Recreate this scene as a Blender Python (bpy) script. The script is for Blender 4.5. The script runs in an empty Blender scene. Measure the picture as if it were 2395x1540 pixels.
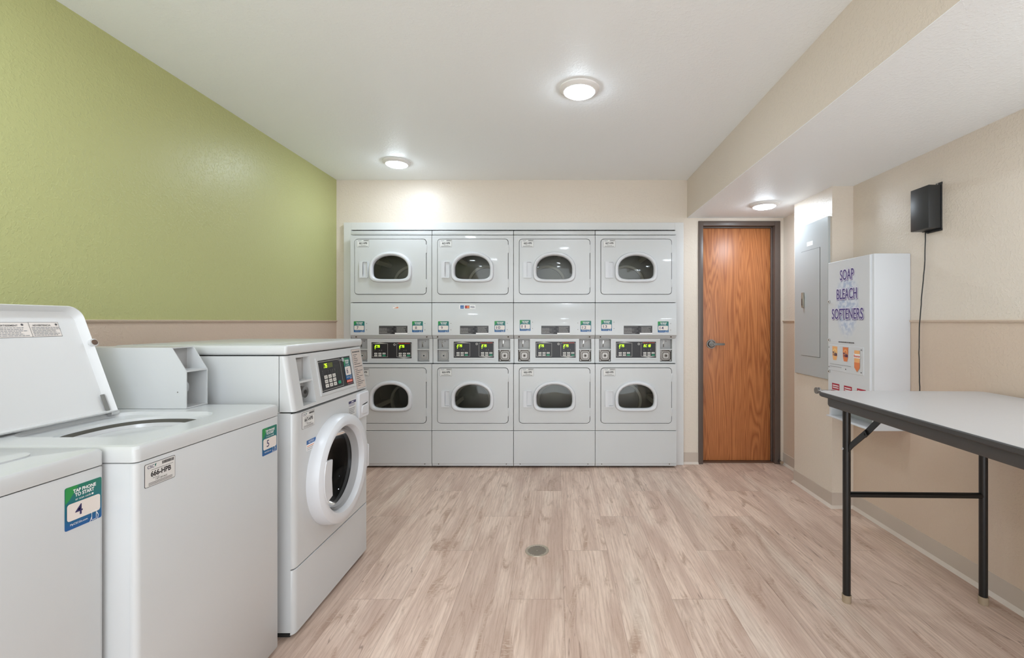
import bpy, bmesh, math, random
from mathutils import Vector, Matrix
random.seed(7)
S = bpy.context.scene
PI = math.pi
COL = S.collection

# ------------------------------------------------------------------ camera, world, exposure
F, CX, CY, CH = 1064.0, 1303.0, 752.0, 1.235
cd = bpy.data.cameras.new('camera')
cam = bpy.data.objects.new('camera', cd); COL.objects.link(cam)
cam.location = (0, 0, CH); cam.rotation_euler = (PI/2, 0, 0)
cd.sensor_fit = 'HORIZONTAL'; cd.sensor_width = 36.0
cd.lens = F*36.0/2395
cd.shift_x = -(CX-1197.5)/2395
cd.shift_y = (CY-770)/2395
cd.clip_start = 0.01
S.camera = cam
W = bpy.data.worlds.new('world'); S.world = W; W.use_nodes = True
W.node_tree.nodes['Background'].inputs[0].default_value = (.93, 1.0, 1.06, 1)
W.node_tree.nodes['Background'].inputs[1].default_value = 2.5
S.view_settings.view_transform = 'Standard'; S.view_settings.look = 'None'
S.view_settings.exposure = 0.67; S.view_settings.gamma = 1
S.view_settings.use_curve_mapping = False
S.cycles.max_bounces = 10; S.cycles.diffuse_bounces = 7; S.cycles.glossy_bounces = 4
S.cycles.transparent_max_bounces = 12
S.cycles.use_denoising = True
S.cycles.sample_clamp_indirect = 6.0
LAMP = 62.0            # strength of the ceiling discs

# ------------------------------------------------------------------ materials
def lin(c):
    f = lambda v: v/12.92 if v <= .04045 else ((v+.055)/1.055)**2.4
    return tuple(f(v/255) for v in c) + (1,)
def N(nt, t, **kw):
    n = nt.nodes.new(t)
    for k, v in kw.items(): setattr(n, k, v)
    return n
def mat(name, rgb, rough=.5, metal=0., bump=None, emit=0, spec=None, coat=0, vary=None):
    m = bpy.data.materials.new(name); m.use_nodes = True
    nt = m.node_tree; b = nt.nodes['Principled BSDF']
    b.inputs['Base Color'].default_value = lin(rgb)
    b.inputs['Roughness'].default_value = rough; b.inputs['Metallic'].default_value = metal
    if spec is not None: b.inputs['Specular IOR Level'].default_value = spec
    if coat: b.inputs['Coat Weight'].default_value = coat
    if emit:
        b.inputs['Emission Color'].default_value = lin(rgb); b.inputs['Emission Strength'].default_value = emit
    L = nt.links.new
    tc = N(nt, 'ShaderNodeTexCoord')
    if bump:
        sc, st, dist = bump
        no = N(nt, 'ShaderNodeTexNoise'); no.inputs['Scale'].default_value = sc; no.inputs['Detail'].default_value = 3
        L(tc.outputs['Object'], no.inputs['Vector'])
        bp = N(nt, 'ShaderNodeBump'); bp.inputs['Strength'].default_value = st; bp.inputs['Distance'].default_value = dist
        L(no.outputs['Fac'], bp.inputs['Height']); L(bp.outputs['Normal'], b.inputs['Normal'])
    v = vary if vary else (3.0, .03)
    no = N(nt, 'ShaderNodeTexNoise'); no.inputs['Scale'].default_value = v[0]
    L(tc.outputs['Object'], no.inputs['Vector'])
    mr = N(nt, 'ShaderNodeMapRange'); mr.inputs['To Min'].default_value = 1-v[1]; mr.inputs['To Max'].default_value = 1+v[1]
    L(no.outputs['Fac'], mr.inputs['Value'])
    mx = N(nt, 'ShaderNodeMix', data_type='RGBA', blend_type='MULTIPLY'); mx.inputs[0].default_value = 1
    mx.inputs[6].default_value = lin(rgb); L(mr.outputs['Result'], mx.inputs[7])
    if not emit: L(mx.outputs[2], b.inputs['Base Color'])
    return m

def wall_mat(name, rgb, rough=.36, st=.35):
    """rolled orange-peel paint"""
    m = bpy.data.materials.new(name); m.use_nodes = True
    nt = m.node_tree; b = nt.nodes['Principled BSDF']; L = nt.links.new
    b.inputs['Base Color'].default_value = lin(rgb); b.inputs['Roughness'].default_value = rough
    g = N(nt, 'ShaderNodeTexCoord')
    n1 = N(nt, 'ShaderNodeTexNoise'); n1.inputs['Scale'].default_value = 170; n1.inputs['Detail'].default_value = 2
    n2 = N(nt, 'ShaderNodeTexNoise'); n2.inputs['Scale'].default_value = 75; n2.inputs['Detail'].default_value = 2
    L(g.outputs['Object'], n1.inputs['Vector']); L(g.outputs['Object'], n2.inputs['Vector'])
    r = N(nt, 'ShaderNodeMapRange', interpolation_type='SMOOTHSTEP'); r.inputs['From Min'].default_value = .5; r.inputs['From Max'].default_value = .62
    L(n2.outputs['Fac'], r.inputs['Value'])
    a = N(nt, 'ShaderNodeMath', operation='ADD'); L(n1.outputs['Fac'], a.inputs[0]); L(r.outputs['Result'], a.inputs[1])
    bp = N(nt, 'ShaderNodeBump'); bp.inputs['Strength'].default_value = st; bp.inputs['Distance'].default_value = .0016
    L(a.outputs[0], bp.inputs['Height']); L(bp.outputs['Normal'], b.inputs['Normal'])
    return m

GREEN = wall_mat('paint_green', (181, 183, 126))
TAN = wall_mat('paint_tan', (206, 186, 168), .5, .3)
BEIGE = wall_mat('paint_beige', (217, 206, 193), .38, .35)
CEIL = wall_mat('ceiling_paint', (243, 248, 251), .5, .25)
TRIMW = mat('white_trim_paint', (212, 212, 211), .35)
BASEB = mat('vinyl_baseboard', (192, 179, 167), .4)
BASEL = mat('vinyl_baseboard_toe', (210, 198, 187), .4)
WHITE = mat('white_enamel', (198, 200, 201), .28, coat=.15)
WHITE2 = mat('white_plastic', (209, 211, 215), .3)
LID = mat('white_lid_enamel', (211, 211, 211), .3)
GAP = mat('dark_gap', (38, 37, 36), .8)
DARKGAP = mat('seam_shade_grey', (60, 60, 60), .7)  # dark grey that paints the shade inside door gaps and panel seams
BLACK = mat('black_gloss_panel', (34, 33, 36), .25)
RUBBER = mat('grey_gasket', (164, 164, 165), .4)
DRUMD = mat('dark_basket', (62, 61, 60), .3, .7)
STEEL = mat('brushed_steel', (150, 148, 144), .35, 1)
CHROME = mat('chrome', (215, 215, 215), .12, 1)
DSTEEL = mat('dark_cast_metal', (118, 112, 106), .42, .8)
RINGM = mat('satin_nickel', (176, 172, 168), .4, .6)
COINP = mat('coin_plate_grey', (168, 168, 168), .4)
DRUM = mat('drum_steel', (120, 118, 110), .4, .4)
DRUMV = mat('drum_vane', (196, 190, 176), .4, .1)
TABLETOP = mat('grey_laminate', (186, 184, 184), .32, vary=(180, .04))
TABLEEDGE = mat('charcoal_edge', (62, 60, 60), .45, bump=(300, .2, .0006))
TBLACK = mat('black_tube', (17, 16, 16), .33)
FOOT = mat('tan_rubber_foot', (158, 140, 118), .6)
PANELG = mat('grey_panel_enamel', (180, 185, 187), .32, .1)
BOXBLK = mat('black_powder_coat', (40, 41, 42), .4, bump=(500, .2, .0004))
CORD = mat('black_cord', (24, 22, 22), .5)
DFRAME = mat('dark_bronze_frame', (92, 80, 74), .38)
THRESH = mat('threshold_brown', (96, 66, 48), .6)
BRASS = mat('brass_nickel', (168, 160, 146), .4, .7)
PORC = mat('tub_grey', (190, 190, 192), .3)
DRAINM = mat('drain_bronze_steel', (178, 166, 150), .4, .45)
LIGHTRING = mat('light_trim_white', (235, 235, 235), .5)
BROWN = mat('brown_bumper', (96, 74, 60), .6)
# printed inks
I = {}
def ink(n, rgb, **k): I[n] = mat('ink_'+n, rgb, k.pop('rough', .4), vary=(3, 0.0), **k)
ink('white', (236, 236, 236)); ink('black', (28, 26, 30)); ink('navy', (38, 32, 84)); ink('teal', (18, 110, 104))
ink('green', (40, 140, 70)); ink('blue', (14, 84, 142)); ink('grey', (150, 150, 152)); ink('dgrey', (84, 82, 84))
ink('cream', (222, 214, 208)); ink('paper', (214, 214, 212)); ink('red', (170, 40, 60)); ink('orange', (222, 128, 78))
ink('orange2', (236, 176, 118)); ink('orangered', (214, 74, 44)); ink('yellow', (240, 212, 140)); ink('purple', (84, 72, 132))
ink('label', (196, 184, 176)); ink('silver', (176, 174, 170)); ink('button', (206, 204, 198)); ink('btngreen', (20, 140, 104))
ink('logoblue', (30, 92, 156)); ink('olive', (86, 92, 30)); ink('outline', (232, 228, 240)); ink('pink', (208, 120, 150))
ink('dig', (190, 255, 20), emit=1.6)

def glass_mat(name, tint, rough=.03, refl=1.0, ior=1.38):
    m = bpy.data.materials.new(name); m.use_nodes = True; nt = m.node_tree; nt.nodes.clear(); L = nt.links.new
    o = N(nt, 'ShaderNodeOutputMaterial'); mix = N(nt, 'ShaderNodeMixShader')
    t = N(nt, 'ShaderNodeBsdfTransparent'); t.inputs[0].default_value = tint
    g = N(nt, 'ShaderNodeBsdfGlossy'); g.inputs['Roughness'].default_value = rough; g.inputs[0].default_value = (.9, .9, .9, 1)
    fr = N(nt, 'ShaderNodeFresnel'); fr.inputs[0].default_value = ior
    no = N(nt, 'ShaderNodeTexNoise'); no.inputs['Scale'].default_value = 2.0
    tc = N(nt, 'ShaderNodeTexCoord'); L(tc.outputs['Object'], no.inputs['Vector'])
    ad = N(nt, 'ShaderNodeMath', operation='MULTIPLY_ADD'); ad.inputs[1].default_value = .06*refl
    L(no.outputs['Fac'], ad.inputs[0]); L(fr.outputs[0], ad.inputs[2])
    L(ad.outputs[0], mix.inputs[0]); L(t.outputs[0], mix.inputs[1]); L(g.outputs[0], mix.inputs[2]); L(mix.outputs[0], o.inputs[0])
    return m
GLASS = glass_mat('smoked_glass', (.72, .73, .68, 1), .05, .3)
GLASSW = glass_mat('washer_glass', (.30, .30, .30, 1), .03, .2, 1.16)

def emis(name, rgb, s):
    m = bpy.data.materials.new(name); m.use_nodes = True; nt = m.node_tree; nt.nodes.clear()
    o = N(nt, 'ShaderNodeOutputMaterial'); e = N(nt, 'ShaderNodeEmission'); e.inputs[0].default_value = rgb
    e.inputs[1].default_value = s; nt.links.new(e.outputs[0], o.inputs[0]); return m
LAMPM = emis('lit_diffuser', (.87, .99, 1.10, 1), LAMP)

def floor_mat():
    m = bpy.data.materials.new('vinyl_plank_floor'); m.use_nodes = True; nt = m.node_tree
    b = nt.nodes['Principled BSDF']; L = nt.links.new
    tc = N(nt, 'ShaderNodeTexCoord'); sp = N(nt, 'ShaderNodeSeparateXYZ'); L(tc.outputs['Object'], sp.inputs[0])
    def MA(op, a, bb=None, c=None):
        n = N(nt, 'ShaderNodeMath', operation=op)
        for i, v in enumerate((a, bb, c)):
            if v is None: continue
            if isinstance(v, (int, float)): n.inputs[i].default_value = v
            else: L(v, n.inputs[i])
        return n.outputs[0]
    xs = MA('DIVIDE', MA('SUBTRACT', sp.outputs[0], .03), .24)
    row = MA('FLOOR', xs); fx = MA('SUBTRACT', xs, row)
    ys = MA('DIVIDE', MA('SUBTRACT', MA('SUBTRACT', sp.outputs[1], 2.45), MA('MULTIPLY', row, .43)), 1.29)
    col = MA('FLOOR', ys); fy = MA('SUBTRACT', ys, col)
    cid = N(nt, 'ShaderNodeCombineXYZ'); L(row, cid.inputs[0]); L(col, cid.inputs[1])
    wn = N(nt, 'ShaderNodeTexWhiteNoise', noise_dimensions='2D'); L(cid.outputs[0], wn.inputs['Vector'])
    rnd = wn.outputs['Value']
    def coords(sx, sy, off):
        c = N(nt, 'ShaderNodeCombineXYZ'); L(MA('MULTIPLY', sp.outputs[0], sx), c.inputs[0]); L(MA('MULTIPLY', sp.outputs[1], sy), c.inputs[1])
        L(MA('MULTIPLY', rnd, off), c.inputs[2]); return c.outputs[0]
    def noise(vec, det=4, dist=0., rough=.55):
        n = N(nt, 'ShaderNodeTexNoise'); n.inputs['Scale'].default_value = 1; n.inputs['Detail'].default_value = det
        n.inputs['Distortion'].default_value = dist; n.inputs['Roughness'].default_value = rough; L(vec, n.inputs['Vector']); return n.outputs['Fac']
    def ramp(v, lo, hi, a=0., bq=1.):
        r = N(nt, 'ShaderNodeMapRange', interpolation_type='SMOOTHSTEP'); r.inputs['From Min'].default_value = lo; r.inputs['From Max'].default_value = hi
        r.inputs['To Min'].default_value = a; r.inputs['To Max'].default_value = bq; L(v, r.inputs['Value']); return r.outputs['Result']
    def mix(f, a, c, bt='MIX'):
        n = N(nt, 'ShaderNodeMix', data_type='RGBA', blend_type=bt)
        if isinstance(f, (int, float)): n.inputs[0].default_value = f
        else: L(f, n.inputs[0])
        for i, v in ((6, a), (7, c)):
            if isinstance(v, tuple): n.inputs[i].default_value = v
            else: L(v, n.inputs[i])
        return n.outputs[2]
    base = mix(ramp(noise(coords(9, 1.1, 37), 5, .6), .32, .66), lin((222, 199, 183)), lin((194, 168, 153)))
    patch = ramp(noise(coords(13, 2.4, 91), 6, 1.5), .53, .70)
    base = mix(MA('MULTIPLY', patch, .85), base, lin((164, 135, 116)))
    light = ramp(noise(coords(7, .8, 153), 4, .4), .55, .72)
    base = mix(MA('MULTIPLY', light, .6), base, lin((228, 212, 197)))
    # grain
    fine = noise(coords(150, 7, 211), 5, .3, .7)
    base = mix(ramp(fine, .42, .70, 0, .50), base, lin((164, 136, 118)))
    rings = N(nt, 'ShaderNodeTexWave', wave_type='BANDS', bands_direction='X'); rings.inputs['Scale'].default_value = 1.6
    rings.inputs['Distortion'].default_value = 9; rings.inputs['Detail'].default_value = 3; rings.inputs['Detail Scale'].default_value = .9
    L(coords(10, 1.3, 71), rings.inputs['Vector'])
    base = mix(MA('MULTIPLY', ramp(rings.outputs['Fac'], .6, 1.), .22), base, lin((168, 140, 124)))
    # cross chatter marks inside patches
    chat = noise(coords(40, 130, 17), 3, .8)
    base = mix(MA('MULTIPLY', MA('MULTIPLY', ramp(chat, .52, .64), patch), .5), base, lin((224, 206, 192)))
    # thin cracks along the grain
    cr = noise(coords(8, .42, 311), 3, .3)
    line = ramp(MA('ABSOLUTE', MA('SUBTRACT', cr, .5)), .0, .0042, 1, 0)
    mask = ramp(noise(coords(3, 2.2, 401), 2), .54, .60)
    base = mix(MA('MULTIPLY', MA('MULTIPLY', line, mask), .55), base, lin((96, 74, 62)))
    # plank to plank tone
    tone = MA('MULTIPLY_ADD', rnd, .14, .97)
    base = mix(1., base, tone, 'MULTIPLY')
    # seams
    ex = MA('MINIMUM', fx, MA('SUBTRACT', 1, fx)); ey = MA('MINIMUM', fy, MA('SUBTRACT', 1, fy))
    seam = MA('MAXIMUM', ramp(MA('MULTIPLY', ex, .24), .0005, .0017, 1, 0), ramp(MA('MULTIPLY', ey, 1.29), .0005, .0019, 1, 0))
    base = mix(MA('MULTIPLY', seam, .40), base, lin((112, 90, 76)))
    L(base, b.inputs['Base Color'])
    b.inputs['Roughness'].default_value = .42; b.inputs['Specular IOR Level'].default_value = .4
    bp = N(nt, 'ShaderNodeBump'); bp.inputs['Strength'].default_value = .15; bp.inputs['Distance'].default_value = .001
    L(MA('SUBTRACT', fine, seam), bp.inputs['Height']); L(bp.outputs['Normal'], b.inputs['Normal'])
    return m
FLOORM = floor_mat()

def oak_mat():
    m = bpy.data.materials.new('oak_veneer'); m.use_nodes = True; nt = m.node_tree
    b = nt.nodes['Principled BSDF']; L = nt.links.new
    tc = N(nt, 'ShaderNodeTexCoord')
    mp = N(nt, 'ShaderNodeMapping'); mp.inputs['Scale'].default_value = (7.5, 1, .5); L(tc.outputs['Object'], mp.inputs[0])
    n0 = N(nt, 'ShaderNodeTexNoise'); n0.inputs['Scale'].default_value = 1.0; n0.inputs['Detail'].default_value = 1.5; n0.inputs['Distortion'].default_value = .5
    L(mp.outputs[0], n0.inputs['Vector'])
    mu = N(nt, 'ShaderNodeMath', operation='MULTIPLY'); mu.inputs[1].default_value = 26; L(n0.outputs['Fac'], mu.inputs[0])
    fr = N(nt, 'ShaderNodeMath', operation='PINGPONG'); fr.inputs[1].default_value = .5; L(mu.outputs[0], fr.inputs[0])
    mp2 = N(nt, 'ShaderNodeMapping'); mp2.inputs['Scale'].default_value = (230, 1, 7); L(tc.outputs['Object'], mp2.inputs[0])
    n1 = N(nt, 'ShaderNodeTexNoise'); n1.inputs['Scale'].default_value = 1; n1.inputs['Detail'].default_value = 3; L(mp2.outputs[0], n1.inputs['Vector'])
    cr = N(nt, 'ShaderNodeValToRGB'); e = cr.color_ramp.elements
    e[0].position = .0; e[0].color = lin((164, 97, 56)); e[1].position = .42; e[1].color = lin((196, 126, 76))
    L(fr.outputs[0], cr.inputs[0])
    mx = N(nt, 'ShaderNodeMix', data_type='RGBA', blend_type='MULTIPLY'); mx.inputs[0].default_value = .42
    cr2 = N(nt, 'ShaderNodeValToRGB'); e = cr2.color_ramp.elements
    e[0].position = .35; e[0].color = (.55, .5, .45, 1); e[1].position = .6; e[1].color = (1, 1, 1, 1)
    L(n1.outputs['Fac'], cr2.inputs[0]); L(cr.outputs[0], mx.inputs[6]); L(cr2.outputs[0], mx.inputs[7])
    L(mx.outputs[2], b.inputs['Base Color']); b.inputs['Roughness'].default_value = .4
    return m
OAK = oak_mat()

def cloud_mat():
    m = bpy.data.materials.new('printed_bubbles'); m.use_nodes = True; nt = m.node_tree
    b = nt.nodes['Principled BSDF']; L = nt.links.new
    tc = N(nt, 'ShaderNodeTexCoord')
    n0 = N(nt, 'ShaderNodeTexNoise'); n0.inputs['Scale'].default_value = 42; n0.inputs['Detail'].default_value = 5; L(tc.outputs['Object'], n0.inputs['Vector'])
    mp = N(nt, 'ShaderNodeMapping'); mp.inputs['Location'].default_value = (-.21, 0, -.76); L(tc.outputs['Object'], mp.inputs[0])
    s = N(nt, 'ShaderNodeVectorMath', operation='MULTIPLY'); s.inputs[1].default_value = (7.5, 0, 3.9); L(mp.outputs[0], s.inputs[0])
    ln = N(nt, 'ShaderNodeVectorMath', operation='LENGTH'); L(s.outputs[0], ln.inputs[0])
    ed = N(nt, 'ShaderNodeMapRange', interpolation_type='SMOOTHSTEP'); ed.inputs['From Min'].default_value = .55; ed.inputs['From Max'].default_value = 1.0
    ed.inputs['To Min'].default_value = 1; ed.inputs['To Max'].default_value = 0; L(ln.outputs['Value'], ed.inputs['Value'])
    r = N(nt, 'ShaderNodeMapRange', interpolation_type='SMOOTHSTEP'); r.inputs['From Min'].default_value = .38; r.inputs['From Max'].default_value = .62; L(n0.outputs['Fac'], r.inputs['Value'])
    c = N(nt, 'ShaderNodeMix', data_type='RGBA'); c.inputs[6].default_value = lin((172, 184, 208)); c.inputs[7].default_value = lin((212, 216, 226)); L(r.outputs['Result'], c.inputs[0])
    c2 = N(nt, 'ShaderNodeMix', data_type='RGBA'); c2.inputs[6].default_value = lin((209, 211, 215)); L(ed.outputs['Result'], c2.inputs[0]); L(c.outputs[2], c2.inputs[7])
    L(c2.outputs[2], b.inputs['Base Color']); b.inputs['Roughness'].default_value = .3
    return m
CLOUD = cloud_mat()

def sticker_grad():
    m = bpy.data.materials.new('sticker_green_blue'); m.use_nodes = True; nt = m.node_tree
    b = nt.nodes['Principled BSDF']; L = nt.links.new
    uv = N(nt, 'ShaderNodeUVMap'); sp = N(nt, 'ShaderNodeSeparateXYZ'); L(uv.outputs[0], sp.inputs[0])
    cr = N(nt, 'ShaderNodeValToRGB'); e = cr.color_ramp.elements
    e[0].position = 0; e[0].color = lin((14, 84, 148)); e[1].position = .95; e[1].color = lin((20, 112, 92))
    k = cr.color_ramp.elements.new(.35); k.color = lin((12, 96, 124))
    L(sp.outputs[1], cr.inputs[0])
    b.inputs['Roughness'].default_value = .4; L(cr.outputs[0], b.inputs['Base Color']); return m
STK = sticker_grad()

# ------------------------------------------------------------------ mesh helpers
class MB:
    def __init__(s): s.v = []; s.f = []; s.m = []; s.uv = {}; s.mats = []
    def mi(s, m):
        if m not in s.mats: s.mats.append(m)
        return s.mats.index(m)
    def add(s, vs, fs, m):
        o = len(s.v); s.v += [tuple(v) for v in vs]; k = s.mi(m)
        for f in fs: s.f.append(tuple(i+o for i in f)); s.m.append(k)
        return s
    def addbm(s, bm, m):
        bm.verts.ensure_lookup_table(); bm.verts.index_update()
        s.add([v.co[:] for v in bm.verts], [[v.index for v in f.verts] for f in bm.faces], m); bm.free(); return s
    def box(s, x0, x1, y0, y1, z0, z1, m, bev=0., seg=2):
        bm = bmesh.new(); bmesh.ops.create_cube(bm, size=1)
        for v in bm.verts: v.co = Vector(((x0+x1)/2+v.co.x*(x1-x0), (y0+y1)/2+v.co.y*(y1-y0), (z0+z1)/2+v.co.z*(z1-z0)))
        if bev: bmesh.ops.bevel(bm, geom=bm.edges[:], offset=bev, segments=seg, affect='EDGES', profile=.5)
        return s.addbm(bm, m)
    def loft(s, secs, m, cap0=False, cap1=False, closed=True):
        n = len(secs[0]); vs = [p for q in secs for p in q]; fs = []
        for i in range(len(secs)-1):
            for j in range(n if closed else n-1):
                a = i*n+j; b = i*n+(j+1) % n
                fs.append((a, b, b+n, a+n))
        if cap0: fs.append(tuple(range(n))[::-1])
        if cap1: fs.append(tuple((len(secs)-1)*n+j for j in range(n)))
        return s.add(vs, fs, m)
    def cyl(s, p0, p1, r, m, n=20, r1=None, caps=True):
        p0 = Vector(p0); p1 = Vector(p1); d = (p1-p0).normalized()
        u = d.orthogonal().normalized(); w = d.cross(u); r1 = r if r1 is None else r1
        A = [p0+(u*math.cos(t)+w*math.sin(t))*r for t in [2*PI*i/n for i in range(n)]]
        B = [p1+(u*math.cos(t)+w*math.sin(t))*r1 for t in [2*PI*i/n for i in range(n)]]
        return s.loft([A, B], m, caps, caps)
    def tube(s, pts, r, m, n=8):
        pts = [Vector(p) for p in pts]; secs = []
        for i, p in enumerate(pts):
            d = (pts[min(i+1, len(pts)-1)]-pts[max(i-1, 0)]).normalized()
            u = d.cross(Vector((.01, 1, .02))).normalized(); w = d.cross(u)
            secs.append([p+(u*math.cos(2*PI*k/n)+w*math.sin(2*PI*k/n))*r for k in range(n)])
        return s.loft(secs, m, True, True)
    def build(s, name, parent=None, smooth=True, loc=None):
        me = bpy.data.meshes.new(name); me.from_pydata(s.v, [], s.f)
        for mm in s.mats: me.materials.append(mm)
        me.polygons.foreach_set('material_index', s.m)
        me.update()
        bm = bmesh.new(); bm.from_mesh(me); bmesh.ops.recalc_face_normals(bm, faces=bm.faces); bm.to_mesh(me); bm.free()
        if s.uv:
            ul = me.uv_layers.new(name='UVMap')
            for p in me.polygons:
                for li in p.loop_indices:
                    ul.data[li].uv = s.uv.get(me.loops[li].vertex_index, (0, 0))
        if smooth:
            me.polygons.foreach_set('use_smooth', [True]*len(me.polygons)); me.set_sharp_from_angle(angle=math.radians(35))
        o = bpy.data.objects.new(name, me); COL.objects.link(o)
        if parent: o.parent = parent
        if loc: o.location = loc
        return o

def rrect(x0, x1, z0, z1, r, n=6):
    """rounded rectangle outline (2D)"""
    pts = []
    for cx, cz, a in ((x1-r, z1-r, 0), (x0+r, z1-r, 90), (x0+r, z0+r, 180), (x1-r, z0+r, 270)):
        for i in range(n+1):
            t = math.radians(a+90*i/n); pts.append((cx+r*math.cos(t), cz+r*math.sin(t)))
    return pts
def resample(poly, angs, c):
    """points where rays from c hit a star-shaped polygon"""
    out = []
    for t in angs:
        dx, dz = math.cos(t), math.sin(t); best = None
        for i in range(len(poly)):
            ax, az = poly[i][0]-c[0], poly[i][1]-c[1]; bx, bz = poly[(i+1) % len(poly)][0]-c[0], poly[(i+1) % len(poly)][1]-c[1]
            ex, ez = bx-ax, bz-az; den = dx*ez-dz*ex
            if abs(den) < 1e-12: continue
            k = (ax*ez-az*ex)/den; q = (ax*dz-az*dx)/den
            if k > 0 and -1e-6 <= q <= 1+1e-6 and (best is None or k > best): best = k
        out.append((c[0]+dx*best, c[1]+dz*best))
    return out
def angs_of(c, *polys):
    a = set()
    for p in polys:
        for x, z in p: a.add(round(math.atan2(z-c[1], x-c[0]) % (2*PI), 5))
    return sorted(a)
def at_y(poly, y): return [(x, y, z) for x, z in poly]
def scale2(poly, c, sx, sz): return [(c[0]+(x-c[0])*sx, c[1]+(z-c[1])*sz) for x, z in poly]
def plate(mb, outer, hole, y0, y1, m, c=None, bev=.0015):
    """plate in the xz plane from y0 (front) to y1 with a hole"""
    if hole is None:
        n = len(outer); cx = sum(p[0] for p in outer)/n; cz = sum(p[1] for p in outer)/n
        w = max(p[0] for p in outer)-min(p[0] for p in outer); h = max(p[1] for p in outer)-min(p[1] for p in outer)
        inn = scale2(outer, (cx, cz), 1-2*bev/w, 1-2*bev/h)
        return mb.loft([at_y(inn, y0), at_y(outer, y0+bev), at_y(outer, y1)], m, True, True)
    A = angs_of(c, outer, hole); o = resample(outer, A, c); h = resample(hole, A, c)
    mb.loft([at_y(h, y1), at_y(h, y0), at_y(o, y0), at_y(o, y1), at_y(h, y1)], m); return mb

def prop(o, label=None, cat=None, group=None, kind=None):
    if label: o['label'] = label
    if cat: o['category'] = cat
    if group: o['group'] = group
    if kind: o['kind'] = kind
    return o
def empty(name, loc, rz=0, **k):
    o = bpy.data.objects.new(name, None); COL.objects.link(o); o.empty_display_size = .1
    o.location = loc; o.rotation_euler = (0, 0, rz); prop(o, **k); return o

# ---- text and decals
_TC = {}
def textgeo(s, bold=0.0):
    key = (s, bold)
    if key in _TC: return _TC[key]
    c = bpy.data.curves.new('t', 'FONT'); c.body = s; c.size = 1; c.offset = bold; c.resolution_u = 5
    o = bpy.data.objects.new('t', c); COL.objects.link(o)
    me = o.to_mesh(); vs = [(v.co.x, v.co.y) for v in me.vertices]; fs = [tuple(p.vertices) for p in me.polygons]
    o.to_mesh_clear(); bpy.data.objects.remove(o); bpy.data.curves.remove(c)
    if not vs: _TC[key] = ([], [], 0, 0, 1, 1); return _TC[key]
    x0 = min(v[0] for v in vs); x1 = max(v[0] for v in vs); y0 = min(v[1] for v in vs); y1 = max(v[1] for v in vs)
    _TC[key] = (vs, fs, x0, y0, x1-x0, y1-y0); return _TC[key]
SEG = {'0': 'abcdef', '1': 'bc', '2': 'abged', '3': 'abgcd', '4': 'fgbc', '5': 'afgcd', '6': 'afgedc', '7': 'abc', '8': 'abcdefg', '9': 'abcdfg', 'E': 'afged', 'C': 'afed'}
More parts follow.
